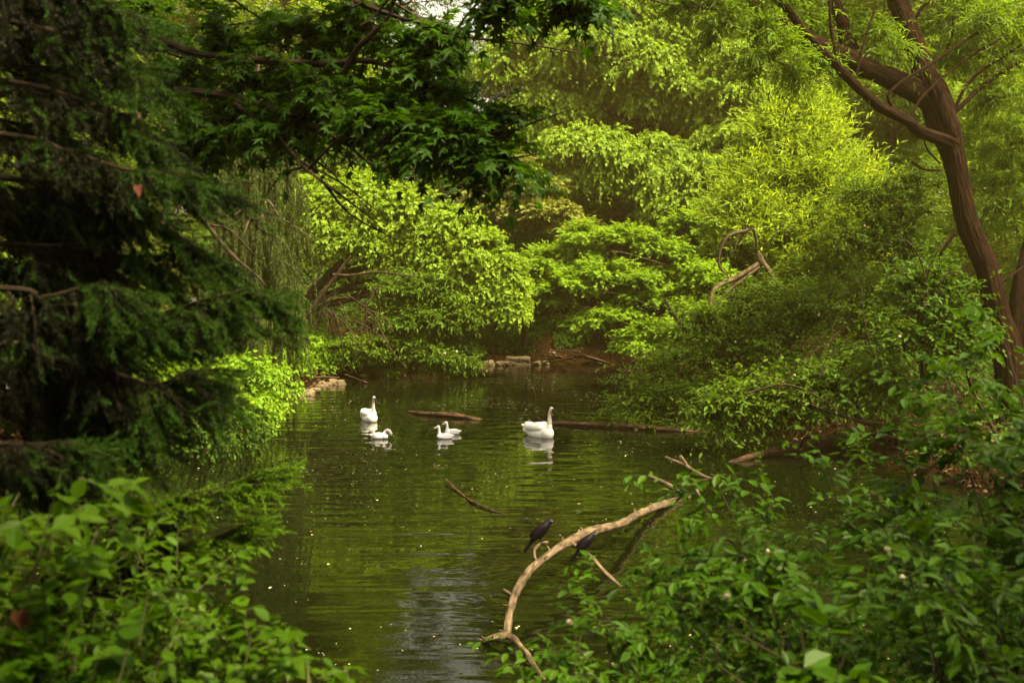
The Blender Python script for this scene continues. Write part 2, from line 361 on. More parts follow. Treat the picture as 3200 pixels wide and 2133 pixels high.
# ------------------------------------------------------------------ crowns
def ell_pts(rng, n, c, r, shell=(.7, 1.), front=True, low=-.35):
    d = nrm(rng.normal(size=(n*3, 3)))
    d = d[d[:, 2] > low]
    if front: d = d[(d[:, 1] < .45)]
    d = d[:n]; return c+d*r*rng.uniform(*shell, (len(d), 1)), d
def clump_px(px, py, D, rx, ry, dz=.8):
    return P(px, py, D), A([rx/F*D, rx/F*D*dz, ry/F*D])
def fill_crown(lm, sm, clumps, rng, sub=14, spr=26, nl=7, ls=.16, tm='diamond', L=.9, droop=.35, outw=.9, upw=.25, downw=0., subr=.42, flat=.5, front=True,
               side=.8, upb=1., sr=.006, low=-.35, width=1., gap=0., hang=.25, jit=.35, limbs=True, spiral=False, shell=(.55, .95)):
    """clumps -> boughs -> leafy twigs; leaves face the light, hollows stay open between boughs"""
    for c, r in clumps:
        k = max(4, int(sub*(r[0]*r[2])/1.6)) if sub < 0 else sub
        sc, sdir = ell_pts(rng, k, c, r, shell, front, low)
        if limbs:
            mid = (c+sc)/2+rng.normal(size=sc.shape)*r*.08
            stems(sm, np.repeat(c[None], len(sc), 0), mid, sc, .012*max(r[0], .6), 0)
        rs = subr*r.mean()*rng.uniform(.7, 1.3, (len(sc), 1))
        n = spr; o = nrm(rng.normal(size=(len(sc), n, 3)))*A([1, 1, flat]); rad = rng.uniform(.1, 1, (len(sc), n, 1))
        b = (sc[:, None]+o*rs[:, None]*rad).reshape(-1, 3)
        d = (nrm(o)*.7+sdir[:, None]*outw+A([0, 0, upw-downw])+rng.normal(size=o.shape)*.25).reshape(-1, 3)
        if gap:
            keep = A([mnoise.noise(Vector(q*1.1)) > gap-.5 for q in b]); b, d = b[keep], d[keep]
        sprigs(lm, b-nrm(d)*L*.3, d, L*rng.uniform(.5, 1.2, len(b)), nl, ls, tm, rng, droop, side, upb, jit, st=sm, sr=sr, width=width, hang=hang, spiral=spiral)

def limbs_to(tm_, base, top, clumps, r0, rng, sides=8, trunk_pts=None, rough=.25, lean=None):
    """tapered trunk from base to top with limbs that reach the clump centres"""
    pts = trunk_pts if trunk_pts is not None else [base, base+(top-base)*.35+A([rng.normal()*.15, rng.normal()*.15, 0]), base+(top-base)*.7+A([rng.normal()*.25, rng.normal()*.2, 0]), top]
    p = tube(tm_, pts, np.linspace(r0, r0*.3, len(pts)), sides, 4, rough=rough, seed=rng.uniform(0, 50))
    for c, r in clumps:
        j = p[(p[:, 2] < c[2]-.1*r[2])]; j = j if len(j) else p[:2]
        s_ = j[np.argmin(np.linalg.norm(j-c, axis=1)+np.abs(j[:, 2]-c[2]+.8)*.5)]
        d = c-s_; L = np.linalg.norm(d); rr = min(r0*.45, .02+.018*L)
        tube(tm_, [s_, s_+d*.4+A([rng.normal()*.1*L, rng.normal()*.1*L, .1*L]), s_+d*.75+A([rng.normal()*.06*L, 0, .06*L]), c], [rr, rr*.75, rr*.5, rr*.25], 6, 3, rough=.2)

def tree(name, label, cat, base, top, cl, lmat, r0=.2, group=None, seed=1, tmat='bark', trunk_pts=None, **kw):
    rng = np.random.default_rng(seed); base = A(base, float); top = A(top, float)
    base[2] = float(land(base[0], base[1]))-.1
    th = thing(name, base, label, cat, group)
    tk, cr, tw = MB(), MB(), MB()
    cl = [c if isinstance(c[0], np.ndarray) else clump_px(*c) for c in cl]
    limbs_to(tk, base, top, cl, r0, rng, trunk_pts=trunk_pts)
    fill_crown(cr, tk, cl, rng, **kw)
    tk.build('trunk', M[tmat], th)
    cr.build('crown', M[lmat], th)
    return th

# ---- far forest: general trees that close the view; own crowns, copies share the mesh
def forest_proto(seed, H, R, lmat, ls=.24, tm='diamond'):
    rng = np.random.default_rng(seed); cl = []
    for i in range(26):
        z = rng.uniform(.08, 1); w_ = R*(1.05-.55*z)*rng.uniform(.35, 1.); a = rng.uniform(0, 2*pi)
        cl.append((A([math.cos(a)*w_, math.sin(a)*w_, z*H]), A([R*.42, R*.42, R*.28])*rng.uniform(.8, 1.3)))
    tk, cr = MB(), MB()
    limbs_to(tk, A([0, 0, -.3]), A([0, 0, H*.9]), cl, .28, rng)
    fill_crown(cr, tk, cl, rng, sub=15, spr=24, nl=7, ls=ls*.8, tm=tm, L=1.2, subr=.5, front=False, low=-.9, outw=.6, droop=.35)
    return tk.mesh('trunk', M['bark']), cr.mesh('crown', M[lmat])
def forest(protos, items):
    for i, (x, y, sc, k, lab, name, cat, grp) in enumerate(items):
        z = float(land(x, y)); o = thing(name, (x, y, z), lab, cat, grp); o.rotation_euler.z = (i*2.4) % 6.28; o.scale = (sc,)*3
        for nm, me in zip(('trunk', 'crown'), protos[k]):
            c = bpy.data.objects.new(nm, me); COL.objects.link(c); c.parent = o
def big_proto():
    rng = np.random.default_rng(19); cl = []
    for i in range(60):
        z = rng.uniform(.05, 1); w_ = 9.3*(1.1-.6*z**2)*rng.uniform(.3, 1.); a = rng.uniform(0, 2*pi); cl.append((A([math.cos(a)*w_, math.sin(a)*w_, z*33]), A([2.6, 2.6, 1.9])*rng.uniform(.8, 1.3)))
    tk, cr = MB(), MB(); limbs_to(tk, A([0, 0, -.3]), A([0, 0, 30]), cl, .5, rng)
    fill_crown(cr, tk, cl, rng, sub=16, spr=16, nl=6, ls=.26, tm='diamond', L=1.3, subr=.5, front=False, low=-.9, outw=.6, droop=.35)
    return tk.mesh('trunk', M['bark']), cr.mesh('crown', M['shrub'])
PR = [forest_proto(11, 15, 4.6, 'back'), forest_proto(12, 13, 4.2, 'vine_mid'), forest_proto(13, 17, 4.8, 'willow', .22, 'diamond'), big_proto()]
FG = 'tall trees closing the view behind the pond'
forest(PR, [
    (-27, 60, 1.67, 0, 'tall green tree far left behind the weeping spruce', 'forest_tree', 'tree', FG),
    (-20, 56, 1.45, 1, 'pale green tree behind the wire fence on the left bank', 'forest_tree', 'tree', FG),
    (-16.5, 63, 1.59, 0, 'dark background tree seen over the weeping spruce', 'forest_tree', 'tree', FG),
    (-12, 55, 1.16, 1, 'background tree right behind the vine covered arch', 'forest_tree', 'tree', FG),
    (-13, 66, 1.40, 2, 'tall tree behind the vine arch left of the sky gap', 'forest_tree', 'tree', FG),
    (2.2, 62, 1.15, 0, 'tall dense tree just right of the sky gap', 'forest_tree', 'tree', FG),
    (7.5, 60, 1.81, 2, 'tall tree at the top centre above the vine covered trees', 'forest_tree', 'tree', FG),
    (13, 62, 1.89, 1, 'tall light green tree at the top behind the willow limbs', 'forest_tree', 'tree', FG),
    (19, 58, 1.81, 0, 'background tree behind the willow fork', 'forest_tree', 'tree', FG),
    (25, 56, 1.74, 1, 'light green background tree right of the willow trunk', 'forest_tree', 'tree', FG),
    (31, 60, 1.89, 2, 'background tree at the far right edge', 'forest_tree', 'tree', FG),
    (-34, 52, 1.59, 2, 'background tree at the far left edge behind the spruce', 'forest_tree', 'tree', FG),
    (-4.5, 60, 0.62, 0, 'low rounded tree under the gap of white sky', 'forest_tree', 'tree', FG),
    (8.5, 66, 1.0, 3, 'highest crown at the very top between the vine trees and the willow', 'forest_tree', 'tree', FG),
    (-17.5, 68, 1.0, 3, 'high far crown over the left background trees', 'forest_tree', 'tree', FG),
    (-14, 76, 1.0, 3, 'high far crown bordering the white sky gap on its left', 'forest_tree', 'tree', FG),
    (5.4, 77, 1.0, 3, 'high far crown bordering the white sky gap on its right', 'forest_tree', 'tree', FG),
    (25, 66, 1.0, 3, 'highest crown at the top right behind the willow limbs', 'forest_tree', 'tree', FG),
    (4.5, 55, 1.0, 0, 'dark tree directly behind the hollow at centre', 'forest_tree', 'tree', FG),
    (12, 55, 1.1, 0, 'dark tree behind the young maple and the young willow', 'forest_tree', 'tree', FG),
    (-8, 52, .7, 0, 'low dark tree filling the gap under the vine arch', 'forest_tree', 'tree', FG),
    (17, 44, .8, 0, 'mid green tree behind the right bank bushes left of the trunk', 'forest_tree', 'tree', 'trees on the right bank'),
    (22, 38, .85, 1, 'pale green tree on the right bank beyond the willow trunk', 'forest_tree', 'tree', 'trees on the right bank'),
    (20, 30, .75, 2, 'tree at the right edge behind the willow', 'forest_tree', 'tree', 'trees on the right bank'),
    (-17, 40, .7, 0, 'low tree on the left bank behind the fence posts', 'forest_tree', 'tree', 'trees on the left bank'),
    (-21, 46, .9, 2, 'taller tree on the left bank behind the fence', 'forest_tree', 'tree', 'trees on the left bank'),
    (-19, 31, .75, 1, 'pale tree on the left bank seen through the spruce boughs', 'forest_tree', 'tree', 'trees on the left bank'),
])

# ---- bright grapevine arch over a leaning tree (left centre)
b0 = A([-10.2, 42.5, 0.]); rng = np.random.default_rng(21)
arch = [(960,640,43,90,90), (1060,630,42.5,120,85), (1160,650,42,125,95), (1270,690,41.5,125,100), (1380,750,41,110,95), (1480,810,40.5,95,95), (1560,880,40.2,65,95), (1030,720,42,110,70), (1150,750,41.3,110,70), (1270,800,41,90,60), (1390,840,40.6,90,60), (1490,910,40.3,70,60), (1590,960,40,35,60), (1580,950,40,35,60), (1520,950,40.2,55,50), (1440,760,41.5,90,80)]
tree('vine_arch', 'bright yellow-green grapevine draped in an arch over a leaning tree left of centre', 'vine', b0, P(1450, 740, 42), arch, 'vine', .22, seed=3,
     trunk_pts=[A([-10.2, 42.5, .2]), P(930, 980, 42.5), P(1080, 810, 42), P(1250, 720, 41.5), P(1440, 770, 41)],
     sub=44, spr=26, nl=9, ls=.14, tm='heart', L=.7, droop=.45, outw=.8, upw=.35, subr=.30, flat=.9, hang=.3, upb=.8, jit=.5, low=-.3, side=.5, shell=(.68, 1.12))
# round flowering shrub below it
def flowers(parent, pts, r, nm='flower_head', matk='flower'):
    me = None
    for p in pts:
        if me is None:
            q = MB(); d = nrm(RNG.normal(size=(90, 3)));
            v, f = ico(1); q.add(v*.8*r, f, 0, True)
            leaves(q, 'needle', d*r*.7, d, nrm(RNG.normal(size=d.shape)), np.full(90, r*.45), 0, 4)
            me = q.mesh(nm, M[matk])
        o = bpy.data.objects.new(nm, me); COL.objects.link(o); o.parent = parent; o.location = Vector(p)-parent.location
def ico(n):
    import bmesh
    bm = bmesh.new(); bmesh.ops.create_icosphere(bm, subdivisions=n+1, radius=1); v = A([list(x.co) for x in bm.verts]); f = A([[q.index for q in x.verts] for x in bm.faces]); bm.free(); return v, f
sh = [(1290,950,41,110,80), (1390,940,41,100,90), (1340,1040,40.5,140,90), (1440,1040,40.5,65,100), (1220,1020,41,80,80), (1330,1100,40,130,50), (1300,900,40,110,50), (1400,905,40,80,50), (1230,950,40,60,50), (1380,985,39.6,100,75), (1290,1000,39.6,95,65), (1450,990,39.8,60,85), (1250,1090,40.2,80,50), (1420,1110,40,70,40), (1300,1140,40,90,28), (1400,1145,40,80,25)]
o = tree('flowering_shrub', 'round deep green shrub dotted with cream flower balls at the far water edge', 'shrub', (-4.6, 43.2, 0), P(1370, 980, 41), sh, 'cover_f', .08, seed=4,
     sub=24, spr=26, nl=6, ls=.17, tm='lance', L=.6, droop=.2, outw=.9, upw=.35, subr=.36, low=-.3, shell=(.75, 1.))
fr = np.random.default_rng(5); fl = []
for _ in range(80):
    c, r = clump_px(*sh[fr.integers(0, 6)]); q, d = ell_pts(fr, 1, c, r*1.05, (1., 1.06), True, 0.)
    if len(q) and d[0][1] < .1: fl.append(q[0])
flowers(o, fl, .06)

# ---- vine-hung trees of the centre right: three things
kwv = dict(sub=34, spr=24, nl=9, ls=.165, tm='heart', L=.95, droop=.6, outw=.75, upw=.15, subr=.38, flat=.8, hang=.55, upb=.6, low=-.25, side=.5, shell=(.55, 1.15))
tree('vine_covered_tree', 'tall tree hung with pale green vine above the dark hollows at centre', 'tree', (7.5, 51, 0), P(2060, 120, 50),
     [(1900,150,50,160,90), (2030,215,50,140,90), (2150,300,50,130,95), (2240,370,50,120,85), (1980,330,50.5,120,60), (2080,130,51,150,80), (2200,180,51,150,80), (1780,210,51,120,70), (1650,130,52,120,80), (1570,240,52,110,80), (1700,330,51,110,60), (1620,400,51,100,60), (1920,50,51,130,70), (2120,30,51,130,70), (2320,100,51,130,80), (1760,60,52,130,70), (2350,200,50,110,60)], 'vine_mid', .3, seed=6, **kwv)
tree('vine_covered_tree', 'vine curtain arching over the darkest hollow right of the star-leaved tree', 'tree', (5.4, 49.5, 0), P(1900, 450, 48),
     [(1800,450,47.5,95,50), (1880,475,47.5,100,65), (1960,530,47.5,95,80), (1850,550,47.5,60,55), (2080,570,47.5,110,70), (2150,640,47,120,75), (2050,470,48,100,45), (2230,560,47,110,80)], 'vine_mid', .25, seed=7, **kwv)
tree('vine_covered_tree', 'sunlit vine slope running down behind the willow limbs at the upper right', 'tree', (13.5, 50, 0), P(2500, 250, 49),
     [(2330,300,48,130,70), (2440,330,48,130,80), (2560,370,48,130,90), (2660,430,47.5,110,90), (2350,430,47.5,130,70), (2300,200,49,120,80), (2560,480,47,120,90), (2420,220,49,120,60), (2700,330,46,110,80), (2790,470,46,110,90), (2680,560,45.5,100,80), (2800,230,47,110,70)], 'vine', .3, seed=8, **kwv)
tree('grey_leaved_tree', 'small tree with greyish lobed leaves behind the vine arch', 'tree', (.6, 48, 0), P(1660, 640, 47),
     [(1560,520,47,120,65), (1660,590,46.5,110,55), (1600,660,46,100,45), (1720,670,46,100,45), (1500,600,47,80,40), (1790,720,46,80,45)], 'grey', .15, seed=9,
     sub=16, spr=16, nl=8, ls=.2, tm='star', L=.8, droop=.3, outw=.9, upw=.2, subr=.34, flat=.35, low=-.2)
tree('young_maple', 'young maple with light layered sprays over the brown far bank', 'tree', (7.2, 48, 0), P(2120, 700, 43),
     [(1890,850,42,90,40), (1770,900,42,90,42), (1690,830,43,90,45), (1980,880,42,95,32), (2040,930,42,90,32), (1930,1000,41.5,85,36), (2080,1040,41,120,34), (2180,980,41,90,36), (2010,1080,41,70,26),
      (1960,760,43,110,42), (2080,790,43,110,42), (2180,720,43,100,50), (1850,740,43,90,35), (2290,640,43,100,60), (2140,860,42,80,36), (2220,880,41.5,60,40), (1830,1020,42,60,30), (2290,760,43,70,40), (1620,880,43.5,70,35), (1700,940,43,80,35), (1640,1000,43.5,60,30), (1800,800,43.5,80,35)], 'maple_far', .16, seed=10,
     sub=20, spr=24, nl=8, ls=.16, tm='star', L=.8, droop=.28, outw=.9, upw=.1, subr=.4, flat=.3, low=-.1, hang=.2, upb=1.2, shell=(.4, 1.15))
tree('understorey_tree', 'mid green small tree standing behind the young maple sprays', 'tree', (10, 52, 0), P(2250, 700, 50),
     [(2350,560,49,150,110), (2250,650,50,120,80), (2400,700,48,140,110), (1980,640,51,110,70), (2150,480,51,110,50), (1700,480,52,110,80), (1600,400,53,120,90), (1500,300,54,130,90), (1640,260,54,140,90), (1780,330,53,120,70), (2060,400,53,140,60)], 'back', .22, seed=12,
     sub=14, spr=20, nl=7, ls=.2, tm='diamond', L=.9, droop=.35, subr=.42, low=-.3)
tree('understorey_tree', 'dark green small tree between the vine arch and the far inlet', 'tree', (-1, 49, 0), P(1560, 700, 49),
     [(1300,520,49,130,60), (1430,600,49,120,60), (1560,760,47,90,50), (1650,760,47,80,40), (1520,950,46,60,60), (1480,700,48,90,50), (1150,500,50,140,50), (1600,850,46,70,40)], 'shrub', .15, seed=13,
     sub=15, spr=20, nl=7, ls=.18, tm='diamond', L=.8, droop=.35, subr=.42, low=-.3)

# ---- yellow-green young willow, right of centre
tree('young_willow', 'feathery yellow-green young willow glowing right of centre', 'tree', (8.8, 32.5, 0), P(2480, 480, 33),
     [(2470,500,33,110,110), (2400,600,32.5,120,110), (2540,590,32.5,140,120), (2620,660,32.5,120,100), (2340,700,32,90,90), (2480,740,32,160,110), (2620,780,32,110,90), (2370,790,32,80,80), (2540,860,31.5,130,60), (2430,420,33,60,70), (2520,400,33,50,80), (2680,720,33,70,90)], 'ywillow', .12, seed=14,
     sub=34, spr=18, nl=13, ls=.26, tm='narrow', L=1.5, droop=.1, outw=.45, upw=.9, subr=.5, flat=.9, low=-.5, side=.45, hang=.05, upb=.5, width=1.25, shell=(.2, 1.15))
dead1 = MB(); tb = lambda mbx, pp, D, rs, **k: tube(mbx, [P(x, y, D+dz) for x, y, dz in pp], [r/F*D for r in rs], **k)
th = thing('dead_snag', PZ(2430, 905, .7) if False else P(2420, 900, 30.5), 'broken pale dead stub with arching bare branches in front of the young willow', 'dead branch')
tb(dead1, [(2371,793,0), (2385,825,0), (2412,868,.1), (2450,930,.3), (2500,1010,.6)], 30, [9, 12, 13, 15, 17], sides=10, rough=.3)
dead1.build('stub', M['dead'], th)
for pp, rs in (([(2369,824,0), (2300,868,-.2), (2240,896,-.4), (2224,930,-.5), (2212,985,-.6)], [8, 8, 8, 7, 4]), ([(2372,834,0), (2310,880,-.1), (2270,915,-.2), (2236,955,-.3)], [7, 7, 6, 3]),
               ([(2368,800,0), (2357,722,-.2), (2330,722,-.3), (2278,737,-.4), (2252,780,-.4), (2248,830,-.4), (2278,866,-.4)], [3, 5, 6, 5, 4, 4, 2]), ([(2336,724,-.3), (2306,745,-.3), (2296,785,-.3)], [3, 3, 1.5]), ([(2292,732,-.3), (2282,765,-.3), (2284,800,-.3)], [3, 2, 1])):
    q = MB(); tb(q, pp, 30, rs, sides=7, rough=.2); q.build('branch', M['dead' if rs[0] > 6 else 'twig'], th)
q = MB(); tb(q, [(2076,932,0), (2100,975,0), (2147,1040,0), (2196,1096,0), (2240,1150,0)], 34, [3.5, 6, 6.5, 6, 5], sides=8, rough=.3)
tag(recenter(q.build('leaning_stick', M['dead']), Vector(P(2240, 1150, 34))), 'bare broken stick leaning out of the right bank bushes', 'dead branch')
q = MB(); tb(q, [(1760,880,0), (1790,960,0), (1815,1010,0), (1838,1099,0)], 42, [2.5, 3, 3, 1.5], sides=6); tb(q, [(1805,990,0), (1850,1040,.1), (1880,1080,.2)], 42, [1.8, 1.8, 1], sides=5)
tag(recenter(q.build('hanging_twig', M['dead']), Vector(P(1838, 1099, 42))), 'thin pale twig hanging down over the brown far bank', 'dead branch')

# ---- weeping spruce, left centre
rng = np.random.default_rng(31); wb = A([-8.5, 32., float(land(-8.5, 32.))-.1])
th = thing('weeping_spruce', wb, 'weeping spruce with grey-green needle curtains left of the vine arch', 'tree')
tk, cr = MB(), MB()
tpts = [wb, wb+A([.1, 0, 4]), wb+A([.4, 0, 8]), wb+A([.3, 0, 12])]
tube(tk, tpts, [.24, .2, .14, .05], 10, 4, rough=.2)
def curtain(p, Lh, n, ls):
    """strands hanging from points p"""
    for i, b_ in enumerate(p):
        L = Lh[i]; k = int(L/.05); t_ = np.linspace(0, 1, k)
        w_ = np.stack([np.sin(t_*3+i)*.05+t_*rng.normal()*.12, np.cos(t_*2.3+i*1.7)*.05, -t_*L], 1); q = b_+w_
        a = rng.uniform(0, 2*pi, k*n); pos = np.repeat(q, n, 0)
        d = np.stack([np.cos(a)*.55, np.sin(a)*.55, np.full(k*n, -1.)], 1)+rng.normal(size=(k*n, 3))*.12
        leaves(cr, 'needle', pos, d, rng.normal(size=(k*n, 3)), np.full(k*n, ls)*rng.uniform(.7, 1.2, k*n), 0, 4.2)
        stems(tk, b_[None], q[k//2][None], q[-1][None], .008)
for i in range(84):
    z = rng.uniform(2.3, 10); a = rng.uniform(-pi, pi); Lb = rng.uniform(.9, 2.0)*(1.15-.04*z)
    c = wb+A([.3, 0, z]); e = c+A([math.cos(a)*Lb, math.sin(a)*Lb, -.25*Lb]); mid = (c+e)/2+A([0, 0, .18*Lb])
    pp = tube(tk, [c, mid, e], [.05, .035, .012], 5, 4)
    ps = pp[3:]; ps = np.repeat(ps, 3, 0)+rng.normal(size=(len(ps)*3, 3))*.12
    curtain(ps, rng.uniform(.8, 2.2, len(ps))*min(1, (z-.3)/2.4), 5, .10)
tk.build('trunk', M['twig'], th); cr.build('foliage', M['weep'], th)

# ---- bare diagonal limbs left of the arch are part of a thin dead tree
th = thing('dead_tree', A([-7.4, 36, .4]), 'thin leafless dark tree leaning across the left bank under the vine arch', 'tree')
q = MB()
tb(q, [(905,1035,0), (960,985,0), (1010,915,0), (1060,850,0), (1095,800,0)], 36, [8, 7.5, 7, 6, 4], sides=8, rough=.3)
tb(q, [(940,935,0), (985,880,0), (1010,830,0)], 36, [5, 4, 2], sides=6); tb(q, [(1040,858,0), (1100,860,0), (1180,850,0), (1300,865,0)], 36, [6, 5, 4, 2], sides=6)
for i in range(26):
    x0 = RNG.uniform(1000, 1200); y0 = RNG.uniform(890, 1010); dx = RNG.normal()*60; dy = RNG.uniform(30, 150)
    tb(q, [(x0, y0, 0), (x0+dx*.5+RNG.normal()*10, y0+dy*.4, -.1), (x0+dx, y0+dy, -.2)], 36.5, [2.6, 1.8, .8], sides=4, cap=False)
tb(q, [(980,960,0), (1080,930,0), (1160,980,0), (1220,1090,0), (1270,1150,0)], 36.5, [4, 3.5, 3, 2.5, 1], sides=5)
q.build('trunk', M['bark'], th)
q = MB(); tb(q, [(560,560,0), (640,690,0), (720,790,0), (800,860,0), (830,890,0)], 28, [9, 8, 6, 4, 2], sides=7, rough=.3); tb(q, [(650,700,0), (720,720,0), (800,800,0)], 28, [4, 3, 1], sides=5)
tb(q, [(560,560,0), (470,430,0), (400,300,.2)], 28, [9, 10, 11], sides=7)
tag(recenter(q.build('broken_limb', M['bark']), Vector(P(560, 560, 28))), 'bare dark limb slanting down in front of the weeping spruce', 'dead branch')

# ---- undergrowth as stuff
def cover(name, label_, region, n, tm, ls, lmat, L=.35, seed=1, h=0., nl=6, droop=.3, upw=1.2, gtw='gtwig', spread=.8, jit=.3, hh=None):
    rng = np.random.default_rng(seed); lm, sm = MB(), MB(); reg = A(region, float); lo, hi = reg.min(0), reg.max(0)
    pts = rng.uniform(lo, hi, (n*5, 2)); ins = np.zeros(len(pts), bool)
    for i in range(len(reg)):
        a, b_ = reg[i], reg[(i+1) % len(reg)]; c = (a[1] > pts[:, 1]) != (b_[1] > pts[:, 1])
        with np.errstate(divide='ignore', invalid='ignore'): ins ^= c & (pts[:, 0] < (b_[0]-a[0])*(pts[:, 1]-a[1])/(b_[1]-a[1])+a[0])
    pts = pts[ins]; den = A([mnoise.noise((x*.9, y*.9, seed)) for x, y in pts])
    pts = pts[(den > -.18) & (pond_dist(pts[:, 0], pts[:, 1]) > .08)][:n]
    z = land(pts[:, 0], pts[:, 1]); hgt = (rng.uniform(0, 1, len(pts))**1.2)*(hh or h)
    b_ = np.column_stack([pts, z+hgt]); d = rng.normal(size=b_.shape)*spread+A([0, -.25, upw])
    sprigs(lm, b_, d, L*rng.uniform(.5, 1.3, len(b_)), nl, ls, tm, rng, droop, .8, 1., jit, st=sm, sr=.006)
    stems(sm, np.column_stack([pts, z-.05]), np.column_stack([pts+rng.normal(size=pts.shape)*.03, z+hgt*.5]), b_, .008)
    o = lm.build(name, M[lmat]); tag(o, label_, name.replace('_', ' '), kind='stuff')
    s2 = sm.build('stems', M[gtw], None); s2.parent = o; return o
cover('undergrowth', 'bright leafy undergrowth on the left bank by the stones', [(-8.1,26),(-8.3,36),(-6.9,38.3),(-5.6,43.3),(-9,44),(-12,36),(-12,26)], 2600, 'ovate', .2, 'cover_b', .5, 41, 0, 7, hh=.55)
cover('undergrowth', 'taller mixed undergrowth rising behind the left bank fence', [(-10,34),(-8,40),(-9,50),(-24,52),(-22,26),(-12,26)], 3600, 'diamond', .2, 'cover', .8, 42, 0, 8, hh=2.2)
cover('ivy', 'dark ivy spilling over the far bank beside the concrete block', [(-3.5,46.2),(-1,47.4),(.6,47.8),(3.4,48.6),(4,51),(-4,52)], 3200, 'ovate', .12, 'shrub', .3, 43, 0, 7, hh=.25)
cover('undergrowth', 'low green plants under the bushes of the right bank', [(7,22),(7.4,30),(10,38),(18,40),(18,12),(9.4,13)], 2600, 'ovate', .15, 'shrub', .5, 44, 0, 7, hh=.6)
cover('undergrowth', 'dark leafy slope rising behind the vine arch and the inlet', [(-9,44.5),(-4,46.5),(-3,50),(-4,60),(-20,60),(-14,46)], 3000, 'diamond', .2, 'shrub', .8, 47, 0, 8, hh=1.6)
cover('reeds', 'dry straw-coloured stems mixed in green on the left bank', [(-11,38),(-11,44),(-17,46),(-16,36)], 500, 'narrow', .5, 'straw', 1.0, 45, 0, 6, hh=1.6, spread=.3, jit=.2)
cover('undergrowth', 'weeds on the near bank below the camera', [(-4.6,4),(-4.4,7.4),(-2.5,5.9),(1.5,5.8),(4.5,6.3),(6,3),(0,2.6)], 900, 'ovate', .09, 'near', .3, 46, 0, 7, hh=.3)

# ---- banks' bushes
tree('waterside_bush', 'bush with a bright top overhanging the water on the left bank', 'bush', (-8.2, 24.5, 0), P(640, 1180, 24.5),
     [(760,1160,25,120,50), (850,1190,25.5,70,40), (650,1230,24,130,60), (560,1290,23,110,60), (740,1290,23.5,100,70), (640,1370,22.5,90,40), (800,1270,24.5,60,60)], 'cover_b', .06, seed=51,
     sub=20, spr=22, nl=7, ls=.12, tm='ovate', L=.5, droop=.45, outw=.8, upw=.2, subr=.4, flat=.6, low=-.5, hang=.4)
tree('waterside_bush', 'twiggy dark bush trailing in the water behind the lower spruce bough', 'bush', (-7.9, 21.6, 0), P(640, 1300, 21.5),
     [(560,1330,21,110,60), (700,1350,21.3,110,60), (640,1250,21.6,110,50), (800,1340,22,50,50), (480,1380,20.5,80,40)], 'shrub', .05, seed=52,
     sub=16, spr=14, nl=6, ls=.10, tm='ovate', L=.5, droop=.6, outw=.8, upw=0, subr=.42, flat=.7, low=-.6, hang=.4, sr=.008)
tree('waterside_bush', 'small leafy shrub by the stones on the left shore below the bare tree', 'bush', (-7., 39.5, 0), P(1130, 1120, 39),
     [(1110,1100,38.8,80,55), (1180,1090,39,60,50), (1060,1110,38.8,50,40), (1230,1040,40,70,50)], 'cover', .05, seed=53,
     sub=16, spr=18, nl=6, ls=.14, tm='ovate', L=.45, droop=.35, subr=.4, low=-.4)
RB = 'bushes along the right bank'
kwb = dict(sub=20, spr=9, nl=10, ls=.135, tm='lance', L=1.05, droop=.25, outw=.7, upw=.3, subr=.5, flat=.6, low=-.6, hang=.2, width=1.3, shell=(.3, 1.2), sr=.008)
rb = [('leftmost right-bank bush reaching low over the water', (6.8,28,0), (2150,1050,28), [(2080,1200,27,110,60), (2200,1120,27.5,120,80), (1990,1260,26.5,90,40), (2130,1290,26,110,60), (2290,1210,26.5,120,80), (2220,1020,28,80,60)], 28),
      ('tall right-bank bush in front of the young willow foot', (8.2,27,0), (2450,900,27), [(2330,980,28,110,90), (2450,950,28,110,80), (2400,1080,27,130,90), (2560,1000,27,120,90), (2310,1100,27,90,70), (2480,1200,26,130,80)], 29),
      ('right-bank bush halfway between the young willow and the trunk', (9.8,25.5,0), (2700,900,25), [(2640,930,26,110,60), (2750,920,25.5,100,60), (2700,1020,25,130,100), (2620,1120,24.5,130,90), (2800,1050,24.5,110,90)], 30),
      ('right-bank bush standing close against the willow trunk', (10.1,20.6,0), (2900,900,20.5), [(2890,880,20.8,60,50), (2930,960,20.4,80,70), (2860,1060,20.2,100,80), (2990,1050,20,60,60)], 31),
      ('tall light shrub reaching up beside the willow trunk in front of the far trees', (12.2,29.5,0), (2750,700,29.5), [(2720,640,29.5,90,60), (2830,700,29,80,80), (2760,760,29,90,70), (2860,600,29.5,70,60), (2680,740,29.5,80,70), (2850,820,29,70,60)], 33),
      ('low right-bank bush over the big half-sunken log', (8.6,20.5,0), (2500,1250,20.5), [(2350,1240,21.6,110,50), (2500,1220,21.6,120,50), (2640,1190,21.5,120,60), (2250,1290,21.8,70,35), (2760,1200,21.2,90,50)], 32)]
for k, (lab, bs, tp, cl, sd_) in enumerate(rb):
    o = tree('bank_bush', lab, 'bush', bs, P(*tp), cl, ('cover', 'cover', 'cover', 'shrub', 'cover_f', 'cover')[k], .05, RB, seed=sd_, **kwb)
    fr = np.random.default_rng(sd_); fl = []
    for _ in range(9):
        c, r = clump_px(*cl[fr.integers(0, len(cl))]); q_, d_ = ell_pts(fr, 1, c, r*1.15, (1., 1.1), True, .1)
        if len(q_): fl.append(q_[0])
    flowers(o, fl, .035)

